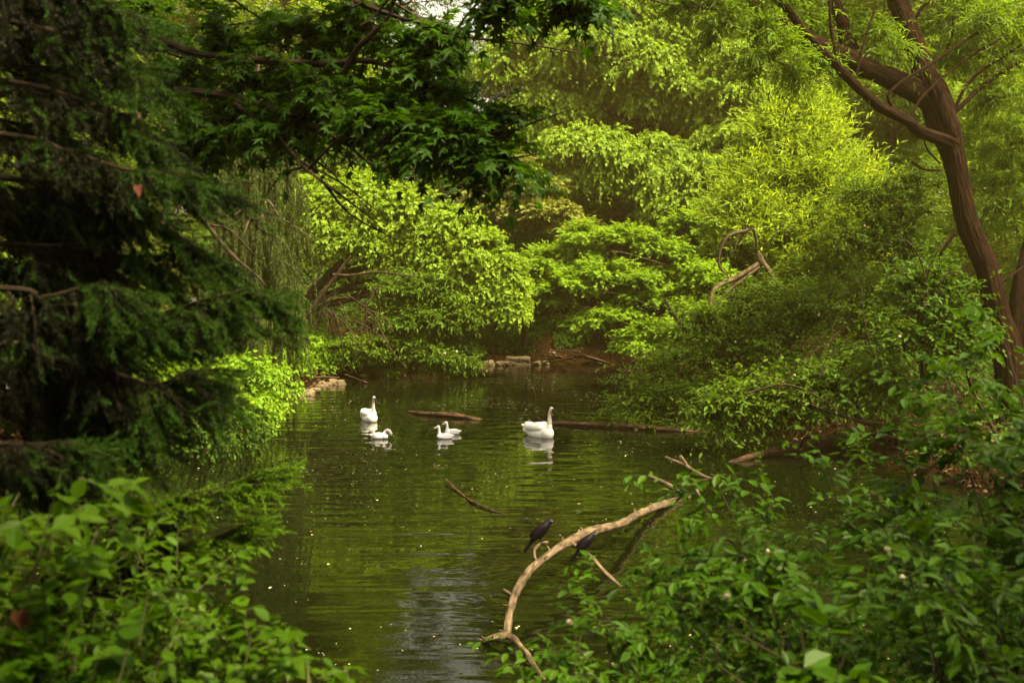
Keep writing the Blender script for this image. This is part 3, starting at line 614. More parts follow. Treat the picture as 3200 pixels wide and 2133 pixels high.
# thin bare stems standing among the right bank bushes
th = thing('bare_shrub', PZ(2880, 1230, .5)*A([1, 1, 0])+A([0, 0, .4]), 'cluster of thin dark bare stems among the bushes left of the willow trunk', 'shrub')
for pp, r in (([(2885,1200), (2880,1020), (2890,900), (2920,800), (2975,735)], 4.5), ([(2890,1200), (2900,1040), (2893,880), (2860,780), (2800,730)], 4.5), ([(2895,1200), (2925,1010), (2935,900), (2965,850), (3010,820)], 4), ([(2878,1180), (2868,1000), (2872,920), (2830,850)], 3), ([(2740,1150), (2700,1000), (2690,900), (2640,820)], 2.5), ([(2420,1240), (2500,1130), (2600,1060), (2640,1000)], 3), ([(2330,1230), (2450,1200), (2560,1240), (2640,1300)], 3.5), ([(2560,1180), (2600,1060), (2590,960)], 2.5)):
    q = MB(); tube(q, [P(x, y, 20.0) for x, y in pp], np.linspace(r, r*.35, len(pp))/F*20, 6, 5, rough=.3, seed=r); q.build('stem', M['bark'], th)

# ---- the big willow on the right
D = 22.
wbase = P(3150, 1330, D); wbase[2] = float(land(wbase[0], wbase[1]))-.15
th = thing('willow_tree', wbase, 'big leaning willow with furrowed brown trunk and forked limbs at the right', 'tree')
q = MB()
WP = [(3165,1340,58,0), (3147,1100,47,0), (3114,980,45,0), (3082,840,42,0), (3023,700,40,0), (2993,561,39,0), (2972,467,43,0), (2948,397,55,0), (2920,304,52,0), (2888,234,43,0), (2848,117,38,.2), (2806,0,36,.4), (2765,-150,32,.6), (2735,-330,22,.9)]
tube(q, [P(x, y, D+dz) for x, y, r, dz in WP], [r*.78/F*D for x, y, r, dz in WP], 64, 8, rough=.2, furrow=.13, seed=3)
WL = [[(2930,350,36,.1), (2871,290,39,0), (2754,234,34,-.2), (2661,190,33,-.4), (2567,150,32,-.6), (2474,103,30,-.8), (2380,37,28,-1), (2324,0,25,-1.1), (2200,-100,20,-1.2), (2060,-190,12,-1.3)],
      [(2690,200,24,-.2), (2661,165,25,-.1), (2638,94,24,.1), (2605,0,20,.3), (2560,-150,14,.6), (2530,-280,8,.9)],
      [(2975,448,24,-.1), (2920,428,21,-.45), (2867,407,18,-.7), (2839,379,18,-.8), (2754,337,16,-1), (2684,276,15,-1.2), (2614,206,14,-1.4), (2521,107,13,-1.6), (2465,37,12,-1.8), (2427,0,11,-1.9), (2360,-90,8,-2)]]
for pp in WL: tube(q, [P(x, y, D+dz) for x, y, r, dz in pp], [r*.88/F*D for x, y, r, dz in pp], 32, 8, rough=.2, furrow=.1, seed=pp[0][0])
q.build('trunk', M['wbark'], th)
q = MB()
for pp in ([(2960,330,3), (2680,240,0)],): pass
TW = [[(2619,206,6,-1.3), (2596,84,5,-1.4), (2593,0,4,-1.4)], [(2675,243,4,-1.2), (2700,130,4,-1.1), (2731,37,3,-1)], [(2792,346,6,-.9), (2783,285,5,-.9), (2913,196,5,-.6), (3054,102,4,-.3)], [(2848,360,4,-.8), (2890,295,4,-.7), (3016,187,3,-.5), (3128,121,3,-.3)],
      [(2983,351,8,.2), (3081,262,6,.5), (3200,187,5,.9), (3330,120,4,1.2)], [(2980,345,6,.2), (3040,245,5,.4), (3200,135,4,.8)], [(2937,510,3,-.2), (2900,470,3,-.5), (2885,430,2,-.7)], [(2938,533,4,-.2), (2890,530,4,-.3), (2850,505,3,-.4)],
      [(2600,178,5,-.4), (2480,140,4,-.5), (2430,165,4,-.6), (2364,155,3,-.7)], [(2960,153,5,.1), (2975,100,4,.1), (2981,52,3,.1)], [(2860,60,6,.3), (2885,20,5,.3), (2915,5,4,.3)], [(3130,880,6,.2), (3190,840,4,.5), (3260,800,3,.8)],
      [(2970,880,5,-.6), (2940,800,5,-.7), (2985,730,4,-.8)], [(2425,5,9,-.9), (2418,40,8,-.9), (2420,55,6,-.9)]]
for pp in TW:
    q = MB(); tube(q, [P(x, y, D+dz) for x, y, r, dz in pp], [r/F*D for x, y, r, dz in pp], 7, 4, rough=.2); q.build('branch', M['wbark'], th)
lm, sm = MB(), MB(); rng = np.random.default_rng(61)
wc = [(2300,90,20,130,50), (2200,30,20,140,60), (2420,190,20,130,60), (2560,230,21,110,60), (2460,60,22,120,50), (2620,60,23,110,60), (2750,130,22,90,70), (2980,60,23,130,70), (3080,150,23,120,70), (3150,300,23,110,90), (2960,180,24,90,60), (3100,60,22,120,60),
      (3160,450,24,80,110), (3150,620,24,80,110), (3060,420,25,70,90), (2330,-60,20,150,60), (2080,-80,20,150,60), (2620,-90,22,160,70), (2850,-110,23,160,80), (3080,-90,23,160,80), (2480,-220,21,200,80), (2780,-260,22,220,90), (3100,-260,23,200,90), (2180,-230,20,200,70), (3330,100,23,150,120), (3340,400,24,130,150)]
fill_crown(lm, sm, [clump_px(*c) for c in wc], rng, sub=13, spr=12, nl=11, ls=.17, tm='narrow', L=.8, droop=.4, outw=.6, upw=.15, subr=.45, flat=.7, low=-.8, front=False, side=.55, hang=.15, width=1.3, sr=.004)
lm.build('crown', M['willow'], th); sm.build('twigs', M['twig'], th)
th = thing('second_trunk', A([12.2, 23.5, float(land(12.2, 23.5))-.1]), 'dark trunk leaning in at the right edge beside the willow base', 'tree')
q = MB(); tube(q, [A([11.9, 23.5, .4]), P(3195, 960, 23.5), P(3235, 760, 23.8), P(3290, 500, 24), P(3330, 100, 25)], [.38, .3, .26, .22, .14], 24, 6, rough=.2, furrow=.06)
q.build('trunk', M['wbark'], th); lm, sm = MB(), MB()
fill_crown(lm, sm, [(P(3330, 0, 25), A([2, 2, 1.5])), (P(3250, -250, 25), A([2.2, 2, 1.5])), (P(3480, -100, 26), A([2.4, 2, 2.]))], rng, sub=14, spr=14, nl=9, ls=.17, tm='narrow', L=.8, droop=.4, width=1.3, low=-.8, front=False)
lm.build('crown', M['willow'], th); sm.build('twigs', M['twig'], th)

# ---- dark star-leaved tree reaching in from the left, overhead
rng = np.random.default_rng(71)
th = thing('star_leaved_tree', A([-6.9, 9.2, float(land(-6.9, 9.2))-.1]), 'dark star-leaved tree whose boughs hang across the upper left over the water', 'tree')
q = MB(); base = A([-6.9, 9.2, .1])
tube(q, [base, A([-6.7, 9.2, 2.5]), A([-6.2, 9, 5]), A([-5.4, 8.6, 7.5]), A([-4.5, 8, 10])], [.3, .25, .22, .16, .08], 14, 4, rough=.2)
mains = [[(-6.3,9.0,4.6), P(350,150,9), P(640,175,8.6), P(1000,200,8.2), P(1150,190,8), P(1300,240,7.8), P(1500,330,7.6)], [(-6.3,9.0,4.2), P(300,330,9), P(700,300,8.4), P(1080,440,7.8), P(1190,430,7.6), P(1400,470,7.4), P(1540,510,7.3)],
         [(-6,9,5.5), P(500,-80,8.6), P(900,-60,8.3), P(1200,40,8), P(1450,120,7.8)], [P(1070,235,8.1), P(1120,150,8), P(1210,60,7.9), P(1230,0,7.9), P(1260,-120,7.8)], [P(700,300,8.4), P(860,420,8), P(950,520,7.8), P(1050,600,7.6)],
         [(-6,9,5.8), P(700,-250,8), P(1100,-260,7.5), P(1500,-200,7.2), P(1800,-120,7)], [P(1480,-200,7.2), P(1650,-80,7.2), P(1820,10,7.1)]]
for i, pp in enumerate(mains):
    r0 = .05 if i in (0, 1, 2, 5) else .028
    tube(q, pp, np.linspace(r0, .008, len(pp)), 8, 5, rough=.25, seed=i)
    for j in range(7):
        a = A(list(pp[min(len(pp)-2, 1+j % (len(pp)-1))]), float); b_ = A(list(pp[min(len(pp)-1, 2+j % (len(pp)-1))]), float); s_ = a+(b_-a)*rng.uniform()
        e = s_+rng.normal(size=3)*A([.45, .4, .28])+A([.35, 0, -.05]); tube(q, [s_, (s_+e)/2+rng.normal(size=3)*.08, e], [.014, .009, .004], 5, 3)
q.build('trunk', M['bark'], th)
lm, sm = MB(), MB()
sc = [(420,60,9.5,180,120), (560,220,9,180,110), (700,80,9,180,100), (800,240,8.6,170,90), (950,100,8.6,170,110), (930,300,8.2,170,80), (1080,250,8.2,170,90), (1120,60,8.4,150,90), (1240,330,7.9,160,90), (1200,370,7.7,140,55), (1340,410,7.5,140,60), (1350,280,7.8,130,70),
      (1470,440,7.4,110,40), (1545,500,7.3,70,30), (1390,430,7.4,110,40), (860,400,8.2,110,60), (700,380,8.6,120,90), (1500,370,7.5,100,45), (1380,130,8,90,80), (1280,180,8,110,70), (600,430,8.8,100,60), (1560,-20,7.2,70,25), (1800,-10,7.1,60,22)]
fill_crown(lm, sm, [clump_px(*c, .9) for c in sc], rng, sub=11, spr=9, nl=7, ls=.105, tm='star', L=.40, droop=.3, outw=.5, upw=.05, subr=.5, flat=.3, low=-.9, front=False, hang=.35, upb=1.6, side=.7, sr=.0025, shell=(.2, 1.), jit=.3)
hi = [(A([x, y, z]), A([1.3, 1.3, .7])) for x, y, z in ((-5,8,8.6),(-6.8,6.5,8.3),(-5,10.5,9.6),(-3.8,4.6,9.2),(-7,10,10),(-1,7.4,8.1),(-7.5,8,6.5))]
fill_crown(lm, sm, hi, rng, sub=12, spr=14, nl=6, ls=.2, tm='star', L=.6, droop=.3, subr=.5, low=-.9, front=False, upb=1.6, sr=.004)
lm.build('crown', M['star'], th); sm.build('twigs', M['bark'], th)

# ---- near spruce on the left edge: boughs with hanging needled branchlets
rng = np.random.default_rng(81)
sb = A([-4.3, 5.4, float(land(-4.3, 5.4))-.1])
th = thing('spruce_tree', sb, 'dark blurred spruce filling the left edge with drooping needled boughs', 'tree')
tk, dk, lt = MB(), MB(), MB()
tube(tk, [sb, sb+A([0, 0, 3]), sb+A([.05, 0, 6]), sb+A([0, 0, 9])], [.2, .17, .12, .05], 12, 4, rough=.2)
SEG = {}
def needles(mbx, a, b_, per=260, ln=.019, seed=0):
    SEG.setdefault(id(mbx), (mbx, []))[1].append((a, b_, np.full(len(a), per), np.full(len(a), ln)))
def flush():
    for mbx, sg in SEG.values():
        a, b_, per, ln = (np.concatenate([x[i] for x in sg]) for i in range(4))
        L = np.linalg.norm(b_-a, axis=1); k = np.maximum(5, (L*per).astype(int)); i = np.repeat(np.arange(len(a)), k); n = len(i)
        ax = nrm(b_-a)[i]; t_ = rng.uniform(0, 1, (n, 1)); p = a[i]+(b_-a)[i]*t_; r_ = rng.normal(size=(n, 3)); r_ -= (r_*ax).sum(1, keepdims=True)*ax
        leaves(mbx, 'needle', p, nrm(r_)+ax*1.1, rng.normal(size=(n, 3)), ln[i]*rng.uniform(.8, 1.2, n), 0, 2.2)
    SEG.clear()
def bough(path, rr, nside, blen, droopy, tipfrac=.3, ln=.022, per=420, dens=3):
    p = tube(tk, path, np.linspace(rr, rr*.25, len(path)), 7, 6, rough=.2); n = len(p); ln_ = np.linspace(0, 1, n)
    for i in range(max(1, n//7), n):
        ax = nrm(p[i]-p[i-1]); sd_ = nrm(np.cross(ax, A([0, 0, 1.])))
        for k in range(dens):
            s_ = rng.choice([-1, 1]); u = ln_[i]
            d = nrm(ax*rng.uniform(.6, 1.2)+sd_*s_*rng.uniform(.3, 1)+A([.3, 0, -.62*droopy*rng.uniform(.1, 1.3)])); L = blen*(1-.45*u)*rng.uniform(.5, 1.2)
            a = p[i-1]+(p[i]-p[i-1])*rng.uniform(); e = a+d*L+A([0, 0, -.12*L*droopy])
            m_ = (a+e)/2+A([0, 0, .05*L]); stems(tk, a[None], m_[None], e[None], .003)
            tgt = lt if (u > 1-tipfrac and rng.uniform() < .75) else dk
            needles(tgt, A([a, m_]), A([m_, e]), per, ln)
            for j in range(int(L/.05)):                    # shoots off the branchlet
                s2 = a+(e-a)*rng.uniform(.1, 1); dd = nrm(d*1.1+rng.normal(size=3)*.34+A([.12, 0, -.2*droopy])); e2 = s2+dd*rng.uniform(.07, .2)
                needles(tgt if rng.uniform() < .8 else lt, s2[None], e2[None], per*1.25, ln)
    needles(lt, p[-4:-1], p[-3:], per*1.5, ln)
TR = lambda z: sb+A([.03, 0, z-sb[2]])
# the long bough over the bank, the shorter ones above it, and the low one at the water
BO = [([TR(3.1), P(0,1010,4.5), P(150,1035,4.4), P(300,1040,4.3), P(450,1000,4.2), P(600,950,4.1), P(780,900,4.)], .02, .42, 1.3, .45),
      ([TR(3.0), P(-50,1080,4.2), P(150,1120,4.1), P(320,1150,4.), P(480,1200,3.9), P(600,1150,3.9)], .016, .40, 1.5, .3),
      ([TR(2.6), P(-50,1250,4.3), P(150,1250,4.2), P(330,1300,4.1), P(430,1330,4.)], .016, .34, 1.2, .25),
      ([TR(4.3), P(50,560,4.6), P(250,600,4.5), P(430,650,4.3), P(640,790,4.2)], .018, .42, 1.2, .35),
      ([TR(4.6), P(0,420,4.4), P(200,470,4.2), P(400,530,4.1), P(600,540,4.)], .018, .42, 1., .3),
      ([TR(4.0), P(0,760,4.5), P(200,770,4.4), P(400,800,4.3), P(620,790,4.2)], .018, .42, 1.4, .3),
      ([TR(5.0), P(0,250,4.6), P(180,290,4.4), P(350,350,4.3), P(480,420,4.2)], .018, .42, 1., .25),
      ([TR(5.4), P(0,60,4.6), P(200,110,4.5), P(360,180,4.4), P(430,230,4.3)], .018, .42, 1., .2),
      ([TR(3.6), P(-30,900,4.), P(120,930,3.9), P(250,900,3.8), P(330,880,3.7)], .016, .4, 1.5, .2),
      ([TR(5.8), P(-20,-80,4.6), P(200,-40,4.5), P(420,40,4.4)], .018, .42, 1.2, .2),
      ([TR(2.5), P(-80,1400,3.6), P(80,1390,3.6), P(220,1380,3.6)], .014, .3, 1.0, .2)]
for path, rr, bl, dr_, tf in BO: bough(path, rr, 3, bl, dr_, tf, dens=5)
for i in range(20):                                      # inner boughs behind the outer ones
    y0 = rng.uniform(-120, 1500); x1 = np.interp(y0, [-100, 300, 600, 800, 950, 1050, 1200, 1450], [300, 350, 290, 200, 60, 260, 320, 190])*rng.uniform(.6, 1); D1 = rng.uniform(4.6, 5.6)
    z1 = P(0, y0, D1)[2]
    bough([TR(z1+.45), P(-20, y0-10, D1), P(x1*.5, y0+10, D1-.1), P(x1, y0+rng.uniform(20, 90), D1-.2)], .016, 3, .4, 1.2, .15, dens=5, per=330)
flush()
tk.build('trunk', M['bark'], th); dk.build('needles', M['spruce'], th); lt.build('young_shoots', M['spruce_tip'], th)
# low bough = a sapling spruce growing from the bank under it
s2b = A([-3.0, 5.7, float(land(-3.0, 5.7))-.05])
th = thing('spruce_sapling', s2b, 'light green spruce bough reaching right over the water above the leafy plants', 'tree')
tk, dk, lt = MB(), MB(), MB()
tube(tk, [s2b, s2b+A([.1, 0, .5]), s2b+A([.15, 0, 1.0])], [.05, .04, .03], 8, 3)
for path, bl, tf in (([s2b+A([.12, 0, .8]), P(250,1680,5.2), P(420,1600,5.1), P(560,1550,5.), P(700,1520,5.), P(790,1480,5.)], .34, .6), ([s2b+A([.14, 0, .7]), P(350,1720,5.2), P(500,1700,5.1), P(640,1690,5.), P(760,1640,5.)], .3, .5), ([s2b+A([.1, 0, .5]), P(300,1800,5.2), P(420,1790,5.1), P(560,1780,5.)], .28, .4)):
    bough(path, .014, 3, bl, .6, tf, dens=5)
flush()
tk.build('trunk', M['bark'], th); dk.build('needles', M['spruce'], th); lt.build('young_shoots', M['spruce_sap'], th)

# ---- near leafy plants
def near_plant(name, label, cat, base, tips, lmat, ls, tm='ovate', group=None, seed=1, nl=9, L=.4, per=5, sr=.006, upw=.15, width=1., fl=0, stm='twig', droop=.3):
    rng = np.random.default_rng(seed); base = A(base, float); base[2] = float(land(base[0], base[1]))-.05
    th = thing(name, base, label, cat, group); lm, sm = MB(), MB()
    fp = []
    for tp in tips:
        d = tp-base; mid = base+d*.5+rng.normal(size=3)*.12+A([0, 0, .15]); p = tube(sm, [base+rng.normal(size=3)*.06*A([1, 1, 0]), mid, tp], [sr*1.5, sr, sr*.4], 6, 5)
        idx = rng.integers(max(1, len(p)//3), len(p), per*4); b_ = p[idx]+rng.normal(size=(len(idx), 3))*.02
        dd = nrm(nrm(d)[None]*.5+rng.normal(size=b_.shape)*.8+A([0, 0, upw]))
        LL = L*rng.uniform(.5, 1.2, len(b_))
        sprigs(lm, b_, dd, LL, nl, ls, tm, rng, droop, .85, 1.3, .3, st=sm, sr=sr*.4, width=width, hang=.15)
        e = b_+dd*LL[:, None]
        b2 = e-dd*LL[:, None]*.35; d2 = nrm(dd+rng.normal(size=dd.shape)*.6); sprigs(lm, b2, d2, LL*.6, max(4, nl-3), ls*.85, tm, rng, droop, .85, 1.3, .3, st=sm, sr=sr*.3, width=width, hang=.15)
        fp += list(e[:2])
    sm.build('stems', M[stm], th); lm.build('leaves', M[lmat], th)
    if fl: flowers(th, [A(p)+A([0, 0, .01]) for p in fp[:fl]], .016)
    return th
NB = 'leafy bushes crowding the near right corner'
def tips(l, D0, dj=.6, n=1):
    return [P(x+RNG.normal()*15, y+RNG.normal()*15, D0+RNG.uniform(-dj, dj)) for x, y in l for _ in range(n)]
near_plant('buttonbush', 'near bush at the bottom centre-right whose tips overlap the fallen branch end', 'bush', (.9,5.4,0), tips([(1720,2040),(1800,1990),(1900,1900),(1960,2060),(2060,1980),(1830,2090),(2000,2130),(2150,2080)], 5.), 'near', .075, 'lance', NB, 91, width=1.35, fl=4, L=.3)
near_plant('buttonbush', 'near bush mid right with light leaf tops beside the Y-shaped stick', 'bush', (2.0,5.9,0), tips([(2110,1660),(2200,1590),(2250,1500),(2330,1560),(2400,1640),(2150,1780),(2280,1750),(2080,1820),(2450,1580),(2050,1740)], 5.6), 'near', .085, 'lance', NB, 92, width=1.35, fl=5, L=.34)
near_plant('buttonbush', 'near bush in the lower right with a stout dark stem and cream flower balls', 'bush', (1.9,4.5,0), tips([(2250,1900),(2400,1850),(2350,2000),(2500,1980),(2600,1900),(2450,2100),(2650,2080),(2750,1950),(2560,1800),(2250,2080)], 4.6), 'near', .075, 'lance', NB, 93, width=1.35, fl=6, L=.3)
near_plant('buttonbush', 'near bush right of centre rising in front of the big log', 'bush', (3.0,5.9,0), tips([(2640,1530),(2740,1480),(2800,1550),(2650,1640),(2780,1680),(2800,1380),(2900,1450),(2880,1620),(2540,1700)], 5.6), 'near', .085, 'lance', NB, 94, width=1.35, fl=6, L=.34)
near_plant('buttonbush', 'near bush at the right edge with big pale topmost leaves below the willow trunk', 'bush', (3.1,5.0,0), tips([(2960,1260),(3060,1200),(3160,1110),(3180,1250),(3000,1380),(3120,1400),(3190,1500),(3050,1500),(2950,1180),(3220,1350)], 5.0), 'near', .085, 'lance', NB, 95, width=1.45, fl=5, L=.34)
near_plant('buttonbush', 'dark near bush filling the bottom right corner', 'bush', (2.5,4.2,0), tips([(2850,1800),(2950,1900),(3080,1800),(3150,1950),(3000,2050),(2850,2100),(3150,2100),(3200,1700),(3050,1650),(2930,1720)], 4.3), 'near', .078, 'lance', NB, 96, width=1.35, fl=5, L=.3)
near_plant('leafy_sprig', 'large pale blurred leaves rising at the bottom right centre', 'plant', (1.25,3.0,0), [P(2500,1960,3.3), P(2560,2010,3.3), P(2640,2040,3.2), P(2480,2100,3.2)], 'near', .10, 'ovate', None, 97, nl=5, L=.16, per=1, width=1.3)
LB = 'blurred leafy plants crowding the near left corner'
near_plant('leafy_plant', 'tallest blurred plant at the left edge with big broad leaves', 'plant', (-1.9,3.1,0), tips([(60,1540),(180,1500),(260,1560),(100,1680),(30,1800),(330,1640),(250,1740)], 3.2, .3), 'nearl', .08, 'ovate', LB, 101, nl=6, L=.24, per=4, width=1.15, stm='gtwig')
near_plant('leafy_plant', 'bright blurred plant in the middle of the near left slope of leaves', 'plant', (-1.3,3.6,0), tips([(420,1700),(520,1780),(600,1850),(450,1860),(330,1800),(640,1950),(540,1980),(380,1960),(250,1900)], 3.6, .3), 'nearl', .062, 'ovate', LB, 102, nl=7, L=.22, per=5, width=1.12, stm='gtwig')
near_plant('leafy_plant', 'bright blurred plant at the bottom left whose round tip leaves stand before dark water', 'plant', (-.95,3.3,0), tips([(700,1960),(780,1990),(740,2060),(850,2060),(640,2080),(900,2110),(560,2090)], 3.4, .25), 'nearl', .062, 'ovate', LB, 103, nl=6, L=.18, per=4, width=1.45, stm='gtwig')
near_plant('leafy_plant', 'dark shaded plant in the bottom left corner with thin crossing stems', 'plant', (-1.6,2.7,0), tips([(80,1950),(180,2040),(300,2080),(60,2100),(400,2060),(240,1960)], 2.9, .25), 'near', .075, 'ovate', LB, 104, nl=6, L=.2, per=4, width=1.4, stm='gtwig')
near_plant('leafy_sprig', 'thin blurred sprig standing out over dark water at the bottom left of centre', 'plant', (-.55,3.0,0), [P(900,1990,3.1), P(960,2060,3.1), P(1010,2110,3.1)], 'nearl', .07, 'ovate', None, 105, nl=4, L=.12, per=1, width=1.3, stm='gtwig')

# unseen trees added behind and beside the camera to shade the near bank
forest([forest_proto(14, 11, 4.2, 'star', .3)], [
    (-8.2, 2.2, 1.0, 0, 'unseen tree added left of the viewer to shade the dark spruce', 'added_shade_tree', 'tree', 'added shade trees behind the viewer'),
    (1.5, -5, 1.1, 0, 'unseen tree added behind the viewer to shade the middle of the near bank', 'added_shade_tree', 'tree', 'added shade trees behind the viewer'),
    (9.8, -1.2, 1.1, 0, 'unseen tree added beside the viewer to shade the right of the near bank', 'added_shade_tree', 'tree', 'added shade trees behind the viewer')])

# ------------------------------------------------------------------ deadwood in the water
def wood(name, label, cat, segs, mk='dead', stubs=0, seed=0, sides=14, nm='trunk'):
    """segs: list of paths of (px, py, z, radius px). The first is the main stem."""
    rng = np.random.default_rng(seed); first = PZ(*segs[0][0][:3]); th = thing(name, A([first[0], first[1], 0]), label, cat)
    for i, s_ in enumerate(segs):
        q = MB(); pts = [PZ(x, y, z) for x, y, z, r in s_]; rs = [r*.9/F*p[1] for (x, y, z, r), p in zip(s_, pts)]
        p = tube(q, pts, rs, sides if i == 0 else 9, 6, rough=.32, seed=seed+i)
        if i == 0 and stubs:
            for k in rng.integers(2, len(p)-3, stubs):
                ax = nrm(p[k+1]-p[k]); d = nrm(np.cross(ax, rng.normal(size=3))+ax*.3); d[2] = abs(d[2]); rr = np.interp(k, np.linspace(0, len(p), len(rs)), rs)
                tube(q, [p[k]+d*rr*.5, p[k]+d*(rr+.02), p[k]+d*(rr+.055)], [rr*.35, rr*.22, rr*.1], 6, 2)
        q.build(nm if i == 0 else 'side_branch', M[mk], th)
    return th
wood('fallen_branch', 'long pale dead branch arching over the dark water in front, with black birds on it', 'branch',
     [[(1500,2010,-.05,9), (1527,1996,.05,11), (1560,1988,.09,13), (1583,1976,.11,14), (1593,1914,.2,13), (1611,1853,.28,14.5), (1649,1788,.36,14.5), (1691,1751,.40,14), (1738,1718,.42,14.5), (1784,1690,.42,16.5), (1854,1659,.38,18), (1939,1636,.28,14), (1995,1606,.16,13), (2065,1578,.07,13), (2154,1554,-.02,10), (2210,1540,-.1,6)],
      [(1540,1992,.09,10), (1590,1985,.10,12), (1621,2012,.09,11.5), (1649,2045,.07,10.5), (1680,2095,.03,9), (1714,2140,-.04,7)],
      [(1680,1752,.38,6), (1671,1740,.42,5.5), (1670,1718,.49,6), (1686,1701,.54,6), (1700,1696,.555,5.5), (1712,1693,.56,5)],
      [(1784,1695,.42,8), (1826,1722,.33,7.5), (1854,1746,.25,7.5), (1892,1788,.13,7), (1943,1835,-.02,5.5), (1960,1850,-.06,4)],
      [(1601,1862,.28,7), (1582,1848,.29,7), (1574,1842,.30,6)], [(1832,1700,.36,6), (1836,1680,.38,6), (1832,1668,.38,5)],
      [(2030,1486,.30,6), (2060,1500,.26,7), (2100,1520,.18,7), (2135,1545,.06,7), (2158,1564,-.03,6)],
      [(1946,1816,0.0,4), (1960,1806,.05,4), (1985,1796,.08,3)]], 'dead', 22, 5)
wood('forked_stick', 'small forked dead stick poking out of the water at right', 'stick', [[(2081,1428,.22,4.5), (2110,1441,.18,5.5), (2140,1454,.13,6.5), (2190,1482,.04,6), (2236,1500,-.04,4)], [(2126,1423,.25,3.5), (2140,1440,.18,4), (2149,1456,.12,4.5)]], 'dead', 3, 6)
wood('stick', 'short upright dead stub right of the fallen branch tip', 'stick', [[(2176,1530,.12,5), (2184,1546,.05,5), (2192,1562,-.04,4)]], 'dead', 0, 7)
wood('floating_log', 'brown log floating between the two adult swans behind the grey cygnets', 'log', [[(1276,1286,.01,4), (1310,1290,.04,6), (1370,1294,.06,8), (1420,1297,.07,10), (1440,1300,.06,9), (1480,1308,.02,7), (1512,1313,-.04,4)]], 'log', 5, 8)
wood('floating_log', 'long thin brown log lying in the water right of the right swan', 'log', [[(1600,1320,-.02,3), (1680,1325,.03,5), (1730,1322,.04,7), (1820,1325,.05,9), (1920,1330,.05,10), (2040,1338,.05,9), (2140,1346,.02,7), (2220,1352,-.05,5)], [(1676,1302,.2,1.2), (1686,1308,.15,1.4), (1697,1324,.03,1.5)]], 'log', 5, 9)
wood('floating_log', 'big half-sunken log slanting out from the right bank', 'log', [[(2262,1452,-.06,5), (2320,1434,.03,10), (2400,1412,.08,15), (2500,1396,.12,20), (2620,1378,.2,23), (2720,1368,.35,25), (2840,1362,.5,26)], [(2500,1400,.2,7), (2515,1370,.45,6), (2560,1345,.7,4)]], 'log', 4, 10, 18)
wood('upright_stick', 'short dark stick standing in open water above the right swan', 'stick', [[(1671,1242,-.05,3.5), (1669,1232,.08,4), (1666,1220,.22,4), (1664,1211,.32,4)]], 'log', 0, 11, 8)
wood('submerged_twig', 'thin brown twig lying in the water at the centre below the cygnets', 'twig', [[(1394,1498,.06,3.5), (1434,1536,.02,4), (1455,1552,.01,2.5), (1480,1568,.03,5), (1530,1590,.02,3), (1596,1614,-.02,3)], [(1360,1466,.02,1.5), (1356,1450,.1,1.8), (1362,1447,.12,1)]], 'log', 0, 12, 8)
wood('exposed_root', 'dark roots and a curved branch lying on the brown far bank', 'root', [[(1745,1128,.22,3), (1780,1118,.35,5), (1820,1113,.4,6), (1860,1122,.22,6), (1905,1136,.02,4)], [(1690,1110,.5,3), (1740,1112,.4,3.5), (1800,1125,.2,3)], [(1720,1095,.7,2.5), (1790,1098,.65,3.5), (1830,1110,.45,3)], [(1700,1126,.2,2), (1750,1118,.3,3), (1760,1132,.05,2)]], 'log', 3, 13, 8)
wood('stick', 'short pale broken stick among the right bank bushes', 'stick', [[(2603,1125,1.6,5), (2618,1145,1.5,5.5), (2640,1172,1.35,9)]], 'dead', 0, 14, 9)
wood('exposed_root', 'tangle of brown roots above the stones on the left shore', 'root', [[(955,1215,.02,3), (985,1200,.15,4), (1000,1180,.35,4), (1005,1168,.5,3)], [(965,1185,.35,3), (1000,1178,.4,4), (1060,1180,.35,3)], [(1080,1170,.5,3), (1130,1190,.12,3.5), (1150,1196,.02,3)]], 'log', 2, 15, 8)

# ------------------------------------------------------------------ stones
def stone(px, py, w_, h_, label, seed, name='stone', mk='stone', z=0., box=False, group='stones along the waterline'):
    q = MB(); v, f = ico(3); c = PZ(px, py, z); c = P(px, py, min(c[1], 46.7)); r = A([w_/2, w_*.36, h_])/F*c[1]
    if box:
        v = v/np.max(np.abs(v), axis=1, keepdims=True)*.92+v*.06
    n = A([mnoise.noise(Vector(x*1.3)+Vector((seed*3.1, 0, 0)))*(.14 if box else .5)+mnoise.noise(Vector(x*3.3)+Vector((seed, 0, 0)))*(.07 if box else .17) for x in v])
    v = v*(1+n[:, None]); 
    if not box: v = np.column_stack([v[:, 0], v[:, 1], np.minimum(v[:, 2], .78+.3*v[:, 0]*math.sin(seed*2.)+.2*v[:, 1])])
    q.add(v*r+c+A([0, r[1]*.6, 0]), f, 0, False); o = q.build(name, M[mk]); tag(recenter(o, Vector(c)), label, 'stone' if not box else 'block', None if box else group); return o
stone(955,1236,64,21,'pale grey-brown flat-topped stone at the water edge nearest on the left shore',1)
stone(918,1234,40,17,'darker stone half hidden by leaves left of the pale flat-topped one',2)
stone(1048,1202,62,20,'tan wedge-shaped stone on the left shore with a sloping face',3)
stone(1000,1205,46,16,'brown rounded stone among roots on the left shore',4)
stone(1022,1203,30,10,'small dark stone between the brown and the tan stone',5)
stone(982,1218,36,7,'low wet stone just breaking the surface before the roots',6)
stone(1516,1142,62,17,'wide tan stone at the far water edge beside the flowering shrub',7)
stone(1570,1142,44,15,'pale rounded stone at the far water edge left of the concrete block',8)
stone(1457,1150,18,8,'small pale stone at the foot of the flowering shrub',9)
stone(1680,1136,22,9,'small brown stone on the far bank right of the concrete block',10)
stone(1706,1136,24,11,'small rounded stone next to the small brown one on the far bank',11)
stone(1726,1101,18,10,'light squarish stone higher up on the brown far bank',12,z=.55)
stone(40,1500,110,26,'rough dark stone at the left edge beside the brown shallow water',13)
